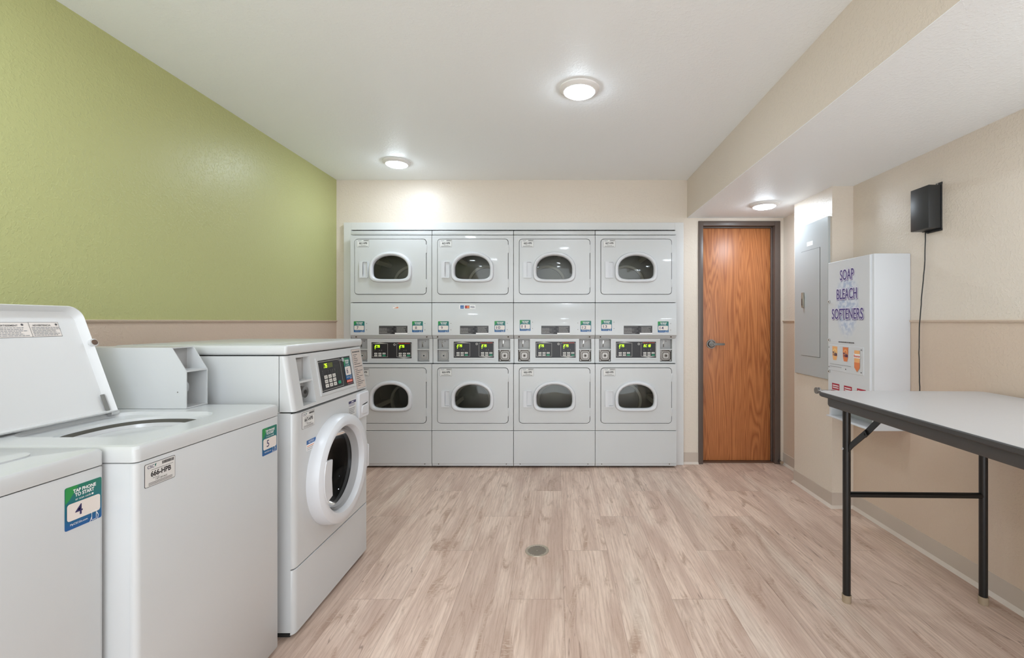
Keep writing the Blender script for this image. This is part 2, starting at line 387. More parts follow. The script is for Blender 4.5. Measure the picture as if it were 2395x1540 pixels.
class Decal:
    """flat print built of thin layers; local u,v in metres from origin O, U and V axes, normal Nn"""
    def __init__(s, O, U, V, Nn, step=.00025): s.O = Vector(O); s.U = Vector(U); s.V = Vector(V); s.N = Vector(Nn); s.k = 1; s.mb = MB(); s.step = step
    def P(s, u, v, k=None): return s.O+s.U*u+s.V*v+s.N*((s.k if k is None else k)*s.step)
    def poly(s, pts, m, up=True, thick=False):
        n = len(pts)
        if s.k == 1 or thick:
            s.mb.loft([[s.P(u, v, 0) for u, v in pts], [s.P(u, v) for u, v in pts]], m, False, True)
        else: s.mb.add([s.P(u, v) for u, v in pts], [tuple(range(n))], m)
        if up: s.k += 1
        return s
    def rect(s, u0, v0, u1, v1, m, up=True, r=0):
        return s.poly(rrect(u0, u1, v0, v1, r, 4) if r else [(u0, v0), (u1, v0), (u1, v1), (u0, v1)], m, up)
    def border(s, u0, v0, u1, v1, w, m):
        for a in ((u0, v0, u1, v0+w), (u0, v1-w, u1, v1), (u0, v0, u0+w, v1), (u1-w, v0, u1, v1)): s.rect(*a, m, False)
        s.k += 1; return s
    def disc(s, u, v, r, m, n=20, up=True): return s.poly([(u+r*math.cos(2*PI*i/n), v+r*math.sin(2*PI*i/n)) for i in range(n)], m, up)
    def text(s, t, u, v, h, m, w=None, bold=0., align='C', up=True):
        """h = height of the glyph box, w = optional width to fit"""
        vs, fs, x0, y0, tw, th = textgeo(t, bold)
        sy = h/th; sx = (w/tw) if w else sy
        ou = u-{'C': tw*sx/2, 'L': 0, 'R': tw*sx}[align]
        s.mb.add([s.P(ou+(x-x0)*sx, v+(y-y0)*sy) for x, y in vs], fs, m)
        if up: s.k += 1
        return s
    def btext(s, t, u, v, h, m, w, r):
        for i in range(8): s.k += .15; s.text(t, u+r*math.cos(PI*i/4), v+r*math.sin(PI*i/4), h, m, w=w, up=False)
        s.k += 1; return s
    def lines(s, u0, v0, u1, v1, n, m, fill=.45, rag=.35, seed=1):
        r = random.Random(seed)
        for i in range(n):
            a = v1-(i+.5)*(v1-v0)/n; hh = (v1-v0)/n*fill/2
            u = u0; end = u1-(u1-u0)*rag*r.random()
            while u < end:
                w = (u1-u0)*r.uniform(.05, .16); s.rect(u, a-hh, min(u+w, end), a+hh, m, False); u += w+(u1-u0)*.02
        s.k += 1; return s
    def seg7(s, t, u, v, h, m, sh=.15):
        w = h*.52; th = h*.13; adv = w*1.45
        for ch in t:
            if ch == '.':
                s.rect(u-adv*.18, v, u-adv*.18+th, v+th, m, False); continue
            if ch == ' ': u += adv; continue
            B = {'a': (0, h-th, w, h), 'd': (0, 0, w, th), 'g': (0, h/2-th/2, w, h/2+th/2), 'f': (0, h/2, th, h), 'e': (0, 0, th, h/2), 'b': (w-th, h/2, w, h), 'c': (w-th, 0, w, h/2)}
            for c in SEG[ch]:
                a, b_, c_, d = B[c]
                s.poly([(u+a+b_*sh, v+b_), (u+c_+b_*sh, v+b_), (u+c_+d*sh, v+d), (u+a+d*sh, v+d)], m, False)
            u += adv
        s.k += 1; return s
    def build(s, name, parent): return s.mb.build(name, parent, smooth=False)

def tap_sticker(parent, O, U, V, Nn, num, w=.09, h=.095):
    d = Decal(O, U, V, Nn)
    base = len(d.mb.v); pts = rrect(0, w, 0, h, .004, 3)
    d.poly(pts, STK)
    for i in range(base, len(d.mb.v)):
        q = Vector(d.mb.v[i])-d.O; d.mb.uv[i] = (q.dot(d.U)/w, q.dot(d.V)/h)
    d.poly([(0.001, h*.62), (.001, h*.97), (.004, h*.995), (w*.36, h*.995), (w*.12, h*.70)], I['green'])
    d.text('TAP PHONE', w*.52, h*.83, h*.085, I['white'], w=w*.62, bold=.035, up=False)
    d.text('TO START', w*.52, h*.73, h*.085, I['white'], w=w*.52, bold=.035, up=False)
    d.text('or scan code', w*.48, h*.645, h*.05, I['white'], w=w*.42, up=False); d.rect(w*.71, h*.648, w*.76, h*.688, I['white'], False); d.k += 1
    d.rect(w*.05, h*.20, w*.95, h*.60, I['cream'], r=.006)
    d.text(num, w*.36, h*.28, h*.25, I['navy'], bold=.008, w=(w*.36 if len(num) > 1 else None), up=False)
    d.text('MyCSCGo.com', w*.36, h*.075, h*.06, I['white'], w=w*.46, up=False)
    # hand holding a phone
    d.border(w*.70, h*.02, w*.84, h*.24, w*.012, I['white'])
    d.poly([(w*.70, h*.12), (w*.64, h*.0), (w*.655, 0), (w*.705, h*.09)], I['white'], False)
    d.poly([(w*.84, h*.16), (w*.88, h*.1), (w*.86, h*.0), (w*.875, 0), (w*.895, h*.1), (w*.85, h*.19)], I['white'], False)
    return d.build('number_sticker', parent)
def id_sticker(parent, O, U, V, Nn, num, w=.104, h=.066, phone='1-877-264-6622'):
    d = Decal(O, U, V, Nn)
    d.rect(0, 0, w, h, I['black'], r=.004); d.rect(w*.012, w*.012, w*(1-.012), h-w*.012, I['paper'], r=.0035)
    d.text('CSC', w*.19, h*.78, h*.13, I['navy'], bold=.01, up=False)
    d.poly([(w*.31, h*.9), (w*.37, h*.93), (w*.34, h*.78)], I['teal'], False)
    r = random.Random(3); u = w*.55
    while u < w*.95:
        k = w*r.uniform(.006, .016); d.rect(u, h*.80, u+k, h*.93, I['black'], False); u += k+w*r.uniform(.005, .01)
    d.rect(w*.2, h*.685, w*.92, h*.70, I['dgrey'], False)
    d.text(num, w*.52, h*.40, h*.24, I['black'], w=w*.66, bold=.03, up=False)
    d.text('For Service', w*.36, h*.31, h*.055, I['black'], w=w*.2, up=False)
    d.text(phone, w*.53, h*.21, h*.075, I['black'], w=w*.38, up=False)
    for q in (.15, .105, .06): d.rect(w*.12, h*q, w*.9, h*(q+.018), I['dgrey'], False)
    return d.build('id_sticker', parent)

# ------------------------------------------------------------------ room shell
LW, RW, BW, CL, SOF, SX = -1.911, 1.96, 3.94, 2.46, 2.13, 1.126
RB = -2.1      # rear of the room, behind the camera
def struct(mb, name, smooth=False):
    o = mb.build(name, smooth=smooth); o['kind'] = 'structure'; return o
struct(MB().box(LW-.15, RW+.15, RB-.15, 4.75, -.1, 0, FLOORM), 'floor')
struct(MB().box(LW-.15, RW+.15, RB-.15, 4.75, CL, CL+.1, CEIL), 'ceiling')
RZ = 1.233
struct(MB().box(LW-.12, LW, RB, BW, 0, RZ, TAN).box(LW-.12, LW, RB, BW, RZ, CL, GREEN), 'wall_left')
struct(MB().box(RW, RW+.12, RB, BW, 0, RZ, TAN).box(RW, RW+.12, RB, BW, RZ, CL, BEIGE), 'wall_right')
struct(MB().box(1.82, RW, 3.01, 3.49, 0, SOF, BEIGE), 'wall_column')
# dropped soffit: beige face, white underside
struct(MB().box(SX, RW, RB, BW, SOF+.002, CL, BEIGE).box(SX, RW, RB, BW, SOF, SOF+.002, CEIL), 'wall_soffit')
wb = MB()
AX0, AX1, AZ = -1.765, 1.02, 2.03
DX0, DX1, DZ = 1.222, 1.925, 2.098
wb.box(LW-.12, AX0, BW, BW+.12, 0, CL, BEIGE); wb.box(AX0, AX1, BW, BW+.12, AZ, CL, BEIGE)
wb.box(AX1, DX0, BW, BW+.12, 0, CL, BEIGE); wb.box(DX0, DX1, BW, BW+.12, DZ, CL, BEIGE)
wb.box(DX1, RW+.12, BW, BW+.12, 0, CL, BEIGE)
struct(wb, 'wall_back')
struct(MB().box(AX0-.1, AX0, BW+.12, 4.7, 0, CL, BEIGE).box(AX1, AX1+.1, BW+.12, 4.7, 0, CL, BEIGE).box(AX0-.1, AX1+.1, 4.7, 4.75, 0, CL, BEIGE).box(AX1+.1, RW+.12, 4.3, 4.35, 0, CL, BEIGE), 'wall_light_block')  # unseen walls added behind the dryers and door to stop light leaking in
# wide unseen opening added behind the camera so world light fills the room
struct(MB().box(LW-.12, -1.7, RB-.12, RB, 0, CL, BEIGE).box(1.8, RW+.12, RB-.12, RB, 0, CL, BEIGE).box(-1.7, 1.8, RB-.12, RB, 2.42, CL, BEIGE), 'wall_rear')
# chair rails
def rail(name, x, s, y0, y1, m):
    a = [(0, RZ-.004), (.006, RZ-.003), (.008, RZ+.003), (.010, RZ+.005), (.009, RZ+.008), (0, RZ+.009)]
    mb = MB(); mb.loft([[(x+s*p, y0, z) for p, z in a], [(x+s*p, y1, z) for p, z in a]], m, True, True); return struct(mb, name)
rail('trim_1', LW, 1, RB, BW, TAN); rail('trim_2', RW, -1, RB, 3.01, TAN); rail('trim_3', RW, -1, 3.49, BW, TAN)
# baseboards with a coved toe
def baseb(name, pts):
    prof = [(0, .10, BASEB), (.004, .098, BASEB), (.004, .018, BASEB), (.007, .014, BASEL), (.016, .003, BASEL), (.018, 0, BASEL)]
    mb = MB()
    for i in range(len(pts)-1):
        (x0, y0), (x1, y1) = pts[i], pts[i+1]
        d = Vector((x1-x0, y1-y0, 0)).normalized(); n = Vector((-d.y, d.x, 0))
        def off(k, j):   # mitre at the corners
            x, y = pts[j]
            nn = n.copy()
            if 0 < j < len(pts)-1:
                a = Vector((pts[j][0]-pts[j-1][0], pts[j][1]-pts[j-1][1], 0)).normalized(); b = Vector((pts[j+1][0]-pts[j][0], pts[j+1][1]-pts[j][1], 0)).normalized()
                nn = Vector((-a.y, a.x, 0))+Vector((-b.y, b.x, 0))
            return Vector((x, y, 0))+nn*k
        for q in range(len(prof)-1):
            k0, z0, _ = prof[q]; k1, z1, m = prof[q+1]
            p = [off(k0, i), off(k1, i), off(k1, i+1), off(k0, i+1)]
            for v, z in zip(p, (z0, z1, z1, z0)): v.z = z
            mb.add(p, [(0, 1, 2, 3)], m if q > 1 else BASEB)
    o = struct(mb, name); return o
baseb('baseboard_right', [(RW, RB), (RW, 3.01), (1.82, 3.01), (1.82, 3.49), (RW, 3.49), (RW, BW)])
baseb('baseboard_back', [(DX0, BW), (1.092, BW)])
baseb('baseboard_left', [(LW, 3.78), (LW, RB)])
# white casing round the dryer alcove
cs = MB()
CY0 = 3.905
cs.box(-1.832, -1.768, CY0, BW, 0, 2.084, TRIMW, .002).box(1.012, 1.086, CY0, BW, 0, 2.084, TRIMW, .002)
cs.box(-1.768, 1.012, CY0, BW, 2.02, 2.084, TRIMW, .002)
cs.box(-1.770, -1.765, CY0+.01, 4.2, 0, 2.03, TRIMW).box(1.012, 1.018, CY0+.01, 4.2, 0, 2.03, TRIMW).box(-1.765, 1.012, CY0+.01, 4.2, 2.02, 2.03, TRIMW)
struct(cs, 'trim_4')

# ------------------------------------------------------------------ door
dr = empty('door_1', (0, 0, 0), kind='structure')
LX0, LX1, LY, LT = 1.262, 1.882, 4.012, 2.062
fm = MB()
fm.box(DX0, LX0, 3.928, 4.07, 0, 2.103, DFRAME, .003).box(LX1, DX1+.004, 3.928, 4.07, 0, 2.103, DFRAME, .003).box(LX0, LX1, 3.928, 4.07, LT, 2.103, DFRAME, .003)
fm.box(LX0, LX0+.010, 3.975, 3.995, 0, LT, DFRAME, .003).box(LX1-.012, LX1, 3.975, 3.995, 0, LT, DFRAME, .003).box(LX0, LX1, 3.975, 3.995, LT-.012, LT, DFRAME, .003)
fm.build('door_frame', dr)
MB().box(LX0+.003, LX1-.003, 4.000, 4.045, .012, LT-.003, OAK, .002).build('door_leaf', dr)
MB().box(LX0, LX1, 3.96, 4.06, 0, .009, THRESH, .002).build('threshold', dr)
h = MB(); hx, hz = 1.352, 1.036
h.cyl((hx, 4.001, hz), (hx, 3.988, hz), .040, STEEL, 32).cyl((hx, 3.988, hz), (hx, 3.978, hz), .032, STEEL, 32, r1=.024)
h.cyl((hx, 3.98, hz), (hx, 3.945, hz), .012, STEEL)
h.loft([[(hx-.012, 3.955+dy, hz-.011+dz*.022) for dy, dz in ((-.012, 0), (-.012, 1), (.004, 1), (.004, 0))],
        [(hx+.05, 3.955+dy, hz-.010+dz*.020) for dy, dz in ((-.012, 0), (-.012, 1), (.002, 1), (.002, 0))],
        [(hx+.105, 3.960+dy, hz-.010+dz*.018) for dy, dz in ((-.010, 0), (-.010, 1), (.002, 1), (.002, 0))]], STEEL, True, True)
h.cyl((hx, 3.943, hz), (hx, 3.941, hz), .007, DSTEEL, 12)
h.build('door_handle', dr)
MB().cyl((1.915, 3.925, .03), (1.915, 3.88, .03), .012, STEEL).cyl((1.915, 3.88, .03), (1.915, 3.872, .03), .014, FOOT).build('door_stop', dr)
bpy.data.objects['door_stop']['label'] = 'small metal door stop at the foot of the frame'

# ------------------------------------------------------------------ ceiling lights
def ceil_light(x, y, z, label):
    e = empty('ceiling_light', (x, y, z), label=label, cat='light', group='round ceiling lights')
    n = 40
    def ring(r, zz): return [(r*math.cos(2*PI*i/n), r*math.sin(2*PI*i/n), zz) for i in range(n)]
    MB().loft([ring(.106, 0), ring(.105, -.005), ring(.084, -.019), ring(.080, -.019), ring(.079, -.010)], LIGHTRING).build('trim_ring', e)
    MB().loft([ring(.079, -.016), ring(.0785, -.021), ring(.068, -.027), ring(.045, -.031), ring(.012, -.033)], LAMPM, False, True).build('diffuser', e)
    return e
ceil_light(.117, 2.396, CL, 'large bright round ceiling light in the middle of the ceiling')
ceil_light(-1.234, 3.50, CL, 'small round ceiling light above the leftmost dryer stack')
ceil_light(1.585, 3.48, SOF, 'round light under the dropped soffit before the wooden door')
for x, y, z, lab in ((-1.234, 1.15, CL, 'added unseen ceiling light above the top-load washers'), (.117, .15, CL, 'added unseen ceiling light above the camera'), (1.585, 1.15, SOF, 'added unseen soffit light above the folding table'), (-1.234, -1.2, CL, 'added unseen ceiling light near the green wall behind the camera'), (.117, -1.6, CL, 'added unseen ceiling light nearest the added rear opening'), (1.585, -1.1, SOF, 'added unseen soffit light behind the camera')):  # unseen lamps added above and behind the camera to light the room evenly
    o = ceil_light(x, y, z, lab); o['group'] = 'added ceiling lights out of view'

# ------------------------------------------------------------------ floor drain
e = empty('floor_drain', (-.108, 2.447, 0), label='round perforated metal drain set in the plank floor', cat='drain')
n = 40
def ringz(r, zz, n=40): return [(r*math.cos(2*PI*i/n), r*math.sin(2*PI*i/n), zz) for i in range(n)]
MB().loft([ringz(.064, .0), ringz(.063, .0025), ringz(.057, .003), ringz(.055, .0015)], DRAINM).build('rim', e)
g = MB(); g.loft([ringz(.0552, .0004), ringz(.0552, .0016)], DRAINM, False, True)
for i in range(-7, 8):
    for j in range(-7, 8):
        x = i*.0072+(j % 2)*.0036; y = j*.0068
        if math.hypot(x, y) < .049 and math.hypot(x, y) > .005:
            g.add([(x+.0026*math.cos(PI*k/3), y+.0026*math.sin(PI*k/3), .0019) for k in range(6)], [tuple(range(6))], GAP)
g.build('grate', e, smooth=False)

# ------------------------------------------------------------------ stacked dryers
DY = 3.82
K = .0035903
def zz(y): return CH+(CY-y)*K
U2, V2 = (1, 0, 0), (0, 0, 1)
WC = (.3425, 0)   # window centre x
def dome(cx, cz, w, top, bot, n=28, rc=.055):
    """window outline: flat-ish sagging bottom with round corners, arched top"""
    pts = []
    for i in range(n+1):          # arch from right to left
        t = PI*i/n; c, s_ = math.cos(t), math.sin(t)
        pts.append((cx+w*math.copysign(abs(c)**.94, c), cz+top*abs(s_)**.94))
    for i in range(1, n):         # bottom from left to right
        t = PI+PI*i/n; c, s_ = math.cos(t), math.sin(t)
        pts.append((cx+w*math.copysign(abs(c)**.40, c), cz-bot*abs(s_)**.42))
    return pts
def make_drum(cx, cz, parent, rot):
    d = MB(); n = 40; R = .27
    def rg(r, y): return [(cx+r*math.cos(2*PI*i/n), y, cz+r*math.sin(2*PI*i/n)) for i in range(n)]
    d.loft([rg(.215, .052), rg(.215, .075), rg(R, .085), rg(R, .20), rg(R-.01, .21), rg(R-.01, .42)], DRUM, False, True)
    # perforation rows on the back and a vane
    for k in range(3):
        a = rot+k*2*PI/3
        u = Vector((math.cos(a), 0, math.sin(a))); w = Vector((-math.sin(a), 0, math.cos(a))); c = Vector((cx, 0, cz))
        q = [c+u*R*.98+w*.045, c+u*R*.62+w*.018, c+u*R*.62-w*.018, c+u*R*.98-w*.045]
        d.loft([[p+Vector((0, .10, 0)) for p in q], [p+Vector((0, .415, 0)) for p in q]], DRUMV, True, True)
    ox, oz_ = cx+.075*math.cos(rot*2.1), cz-.075   # bearing ring pressed into the back wall, off the axis of view
    def rr(r, y): return [(ox+r*math.cos(2*PI*i/48), y, oz_+r*math.sin(2*PI*i/48)) for i in range(48)]
    d.loft([rr(.175, .417), rr(.172, .395), rr(.150, .395), rr(.147, .417)], DRUMV)
    return d.build('drum', parent)
def coin_unit(parent, x0, x1, style, yb):
    """coin slide plate over a locked coin box, in a niche"""
    zt, zm, zl = zz(794), zz(818.5), zz(847)
    m = MB(); m.box(x0+.002, x1-.002, yb-.006, yb, zm+.003, zt-.003, COINP, .001)
    xs = x0+.036
    m.box(xs-.005, xs+.005, yb-.010, yb-.006, zm+.018, zm+.062, STEEL, .001).box(xs-.002, xs+.002, yb-.0108, yb-.010, zm+.022, zm+.045, GAP)
    m.box(xs+.002, xs+.005, yb-.0108, yb-.006, zm+.05, zm+.075, CHROME)
    m.cyl((xs+.022, yb-.006, zt-.02), (xs+.022, yb-.009, zt-.02), .004, DSTEEL, 12)
    m.build('coin_slot', parent)
    m = MB(); mt = DSTEEL if style else COINP
    m.box(x0+.002, x1-.002, yb-.012, yb, zl+.002, zm-.004, mt, .002)
    cx, cz = (x0+x1)/2+.002, (zl+zm)/2-.002
    for r, y, mm in ((.036, yb-.019, RINGM), (.030, yb-.022, mt), (.024, yb-.026, RINGM)):
        o = rrect(cx-r, cx+r, cz-r, cz+r, r*.45, 6); plate(m, o, None, y, yb-.011, mm, bev=.002)
    m.cyl((cx, yb-.026, cz), (cx, yb-.034, cz), .013, mt, 20).cyl((cx, yb-.034, cz), (cx, yb-.0345, cz), .006, GAP, 10)
    for dx in (-1, 1):
        for dz in (-1, 1):
            m.cyl((cx+dx*.040, yb-.012, cz+dz*.040), (cx+dx*.040, yb-.016, cz+dz*.040), .0055, RINGM, 12)
    m.build('coin_box', parent)
def dryer(k, lab, nums, ids, sx, dy, disp, card, styles, vane):
    X0 = (-1.738, -1.052, -.366, .3195)[k]
    e = empty('stacked_dryer', (X0, DY, 0), label=lab, cat='dryer', group='white stacked dryers in the back wall')
    Wd = .686; g = .0022
    zb, z1, z2, z3, z4 = .018, zz(1008), zz(851.5), zz(708.5), zz(550)
    # hidden cabinet
    c = MB().box(.006, Wd-.006, .44, .72, zb, 1.955, WHITE, .004)
    for za, zbb in ((zb+.01, z1-.004), (z1+.01, z2-.01), (z3+.01, z4-.006)):
        c.box(.006, .012, .03, .44, za, zbb, WHITE).box(Wd-.012, Wd-.006, .03, .44, za, zbb, WHITE)
    c.box(.012, Wd-.012, .03, .44, z1-.01, z1+.008, DARKGAP).box(.012, Wd-.012, .03, .44, z2-.012, z2, DARKGAP).box(.012, Wd-.012, .03, .44, z3-.004, z3+.010, DARKGAP)
    c.box(.006, Wd-.006, .03, .44, 1.945, 1.955, WHITE)
    c.box(.010, Wd-.010, .085, .44, z2, z3-.004, DARKGAP)
    c.build('cabinet', e)
    # top strip
    MB().box(g, Wd-g, .004, .03, z4+.003, zz(540), WHITE, .003).build('top_strip', e)
    # two door panels
    for lvl, (za, zc) in enumerate(((z3, z4), (z1, z2))):
        idn = ids[lvl]
        dz0, dz1 = zc-.010-.0285, 0
        xa, xb = (.036, .642) if k == 0 else (.045, .644)
        zt = zc-.031; zl = zt-.470
        cx, cz = .3425, zt-.170-.083
        hole = rrect(xa, xb, zl, zt, .030, 6)
        outer = [(g, za+.003), (Wd-g, za+.003), (Wd-g, zc-.003), (g, zc-.003)]
        fp = MB(); plate(fp, outer, hole, .0, .03, WHITE, (.34, (za+zc)/2))
        wo = dome(cx, cz, .162, .124, .100)     # backing hole
        plate(fp, rrect(xa-.02, xb+.02, zl-.02, zt+.02, .03, 6), wo, .026, .030, DARKGAP, (cx, cz))
        fp.build('front_panel', e)
        dd = MB(); gg = .0045
        plate(dd, rrect(xa+gg, xb-gg, zl+gg, zt-gg, .026, 6), wo, -.003, .022, WHITE, (cx, cz))
        door = dd.build('dryer_door', e)
        # bezel
        A = [2*PI*i/72 for i in range(72)]; cc = (cx, cz)
        def rs(p): return resample(p, A, cc)
        po = rs(dome(cx, cz, .180, .142, .116)); pi_ = rs(dome(cx, cz, .148, .110, .088))
        def lerp(t): return [(a[0]*(1-t)+b[0]*t, a[1]*(1-t)+b[1]*t) for a, b in zip(po, pi_)]
        bz = MB()
        bz.loft([at_y(po, -.003), at_y(lerp(.06), -.016), at_y(lerp(.22), -.024), at_y(lerp(.55), -.026), at_y(lerp(.82), -.022), at_y(lerp(1.), -.012), at_y(pi_, .012)], WHITE2)
        bz.build('window_frame', door)
        gl = MB(); pg = rs(dome(cx, cz, .150, .112, .090))
        gl.loft([at_y(pg, .004), at_y(scale2(pg, cc, .8, .8), .001), at_y(scale2(pg, cc, .4, .4), -.001)], GLASS, False, True)
        gl.build('window_glass', door)
        # handle: recessed pull
        hx0, hx1, hz0, hz1 = .083, .152, cz-.078, cz+.060
        hd = MB()
        ho = rrect(hx0, hx1, hz0, hz1, .006, 4); hi = rrect(hx0+.029, hx1-.003, hz0+.010, hz1-.005, .004, 4)
        hc = ((hx0+hx1)/2+.010, (hz0+hz1)/2)
        plate(hd, ho, hi, -.016, -.003, WHITE2, hc)
        hd.loft([at_y(hi, -.016), at_y(hi, -.007)], WHITE2, False, True)
        hd.build('door_handle', door)
        for hzz in (zt-.085, zl+.095):
            MB().box(xb-.0045, xb+.004, -.004, .004, hzz-.035, hzz+.035, WHITE, .001).build('door_hinge', door)
        id_sticker(door, (xa+.022, -.0031, zt-.072), U2, V2, (0, -1, 0), idn, w=.102, h=.064)
        make_drum(cx, cz-.02, e, vane+lvl*1.0)
    # service panel with stickers
    sv = MB(); zt, zb2, zb3 = z3-.003, zz(784), zz(792.5)
    prof = [(0.002, zt), (0, zt-.003), (0, zb2), (.034, zb3), (.036, zb3+.004), (.036, zt)]
    sv.loft([[(g, y, z) for y, z in prof], [(Wd-g, y, z) for y, z in prof]], WHITE, True, True)
    for x in (.045, .64):
        sv.cyl((x, .014, (zb2+zb3)/2), (x, .010, (zb2+zb3)/2-.002), .006, DSTEEL, 12)
    svo = sv.build('service_panel', e)
    for i, num in enumerate(nums):
        tap_sticker(svo, (sx[i]*K, 0, zz(dy[i]+25.5)), U2, V2, (0, -1, 0), num, .0905, .092)
        xx = (sx[i]+30)*K if i == 0 else ((sx[i]+30)*K if k in (0, 1, 3) else (sx[i]-6)*K)
        for q in (5, 20): MB().cyl((xx, 0, zz(dy[i]+q)), (xx, -.002, zz(dy[i]+q)), .003, DSTEEL, 10).build('screw', svo)
    wl = (67.5, 66, 65, 67)[k]*K; d = Decal((wl, 0, zz(782)), U2, V2, (0, -1, 0)); ww, hh = 66.5*K, 19.5*K
    d.rect(0, 0, ww, hh, I['black'])
    for i, q in enumerate((.86, .62, .38, .14)):
        d.rect(.002, hh*q-.0035, ww*(.50-.05*(i % 2)), hh*q+.0035, I['dgrey'], False); d.rect(ww*(.58-.03*(i % 2)), hh*q-.0035, ww-.003, hh*q+.0035, I['dgrey'], False)
    d.k += 1; d.rect(ww*.56, .001, ww, hh*.16, I['white'])
    d.lines(.004, .003, ww*.42, hh*.75, 7, I['silver'], .3, seed=2); d.lines(ww*.62, hh*.2, ww-.005, hh*.9, 8, I['silver'], .3, seed=4)
    d.build('warning_label', svo)
    if card == 'disc':
        d = Decal((100*K, 0, zz(722)), U2, V2, (0, -1, 0)); d.rect(0, 0, 13*K, 7.5*K, I['white']); d.text('DISCOVER', 6.5*K, 4.6*K, .006, I['black'], w=12*K, up=False)
        d.poly([(2*K, .5*K), (12.6*K, .5*K), (12.6*K, 4*K)], I['orange'], False); d.build('card_sticker', svo)
    if card == 'visa':
        d = Decal((64*K, 0, zz(723)), U2, V2, (0, -1, 0)); d.rect(0, 0, 38*K, 9*K, I['white'])
        d.rect(2.5*K, .7*K, 11*K, 8.3*K, I['logoblue'], False); d.rect(13.5*K, 1*K, 24*K, 8*K, I['black'], False); d.k += 1
        d.text('AMEX', 6.8*K, 3.4*K, .006, I['white'], w=7*K, up=False)
        d.disc(16.9*K, 4.5*K, 3.1*K, I['red'], up=False); d.k += 1; d.disc(20.7*K, 4.5*K, 3.1*K, I['orange'], up=False); d.k += 1
        d.text('VISA', 31*K, 2.3*K, .016, I['navy'], w=10.5*K, bold=.02, up=False); d.build('card_sticker', svo)
    # control fascia with two coin niches
    yf = .036; nt, nm, nl = zz(794), zz(818.5), zz(847); zf0, zf1 = z2+.003, zz(793)
    nL = (.036, .136) if k else (.030, .130); nR = (.553, .655)
    f = MB()
    for a, b in ((g, nL[0]), (nL[1], nR[0]), (nR[1], Wd-g)): f.box(a, b, yf, yf+.045, zf0, zf1, WHITE)
    for a, b in (nL, nR): f.box(a, b, yf, yf+.045, zf0, nl, WHITE).box(a, b, yf+.004, yf+.045, nm-.004, nm+.004, WHITE).box(a, b, yf, yf+.045, nt, zf1, WHITE)
    fo = f.build('control_fascia', e)
    coin_unit(fo, *nL, styles[0], yf+.042); coin_unit(fo, *nR, styles[1], yf+.042)
    px0 = (46, 49, 51, 49.5)[k]*K; pw, ph = 95*K, 38*K; pz = zz(839.5 if k == 0 else 838)
    fr = MB(); plate(fr, rrect(px0-.014, px0+pw+.014, pz-.012, pz+ph+.012, .006, 4), rrect(px0, px0+pw, pz, pz+ph, .002, 2), yf-.004, yf+.002, WHITE, (px0+pw/2, pz+ph/2))
    fr.build('display_surround', fo)
    d = Decal((px0, yf-.001, pz), U2, V2, (0, -1, 0)); d.rect(0, 0, pw, ph, I['black'])
    d.disc(54.3*K, 32.5*K, 2.8*K, I['silver']); d.disc(54.3*K, 32.5*K, 1.5*K, I['dgrey'])
    for side, u0 in ((0, 1.5*K), (1, 59.5*K)):
        w_ = 37*K if side == 0 else 34.5*K
        v0, v1 = 3.2*K, 35*K
        d.border(u0, v0, u0+w_, v1, .0022, I['silver'])
        if side == 0: d.poly([(u0+2*K, v1), (u0+w_/2, v1+2.6*K), (u0+w_-2*K, v1), (u0+w_/2, v1-.6*K)], I['silver'])
        else:
            d.poly([(u0+1*K, v0), (u0+w_/2, v0+.4*K), (u0+w_-1*K, v0), (u0+w_/2, v0-2.8*K)], I['silver'])
            d.rect(u0+5*K, v1-1.2*K, u0+w_-2*K, v1+1.8*K, I['black']); d.text('Speed Queen', u0+w_/2+1*K, v1-1.1*K, 2.9*K, I['orangered'], w=w_-7*K, bold=.02)
        d.rect(u0+5.5*K, v1-10.2*K, u0+w_-6*K, v1-3*K, I['black']); 
        d.seg7(disp[side], u0+(6.2*K), v1-9.4*K, 5.6*K, I['dig'])
        if '.' in disp[side]: d.disc(u0+7.3*K, v1-12.2*K, .9*K, I['dig'], 8)
        for q, hgt in ((6.8, 2.6), (17.5, 3.2), (22.5, 4.2)): d.poly([(u0+(q-1.7)*K, v1-17.5*K), (u0+(q+1.7)*K, v1-17.5*K), (u0+q*K, v1-(17.5-hgt)*K)], I['dgrey'], False)
        d.k += 1
        for r_ in range(2):
            for c_ in range(3):
                bu = u0+(5.3+c_*9.7)*K; bv = v0+(1.6+(1-r_)*4.9)*K
                mm = I['btngreen'] if (r_ == 1 and c_ == 2) else I['button']
                d.rect(bu, bv, bu+7.2*K, bv+3.5*K, mm, False, r=.002)
        d.k += 1
        for r_ in range(2):
            for c_ in range(3):
                bu = u0+(5.3+c_*9.7)*K; bv = v0+(1.6+(1-r_)*4.9)*K; d.rect(bu+2*K, bv+1.4*K, bu+5.4*K, bv+2.1*K, I['dgrey'], False)
    d.build('display_panel', fo)
    # base panel
    b = MB(); zk = zz(1084.5)
    b.loft([[(x, y, z) for y, z in ((.004, z1-.002), (.0, z1-.007), (.0, zk), (.008, zk-.004), (.008, zb), (.03, zb), (.03, z1-.002))] for x in (g, Wd-g)], WHITE, True, True)
    bo = b.build('base_panel', e)
    for x in (.055, .625): MB().cyl((x, .009, .034), (x, .005, .034), .0045, DSTEEL, 12).build('screw', bo)
    return e
dryer(0, 'leftmost white stacked dryer with green stickers 7 and 8, behind the front-load washer', ('7', '8'), ('661-HPB', '662-HPB'), (8.5, 145), (752, 752), ('2.75', '2.75'), 'disc', (0, 0), 2.6)
dryer(1, 'white stacked dryer with stickers 9 and 10 and blue, red and black card logos', ('9', '10'), ('663-HPB', '664-HPB'), (14.5, 146.5), (752, 751.5), ('2.75', '2.75'), 'visa', (0, 1), .35)
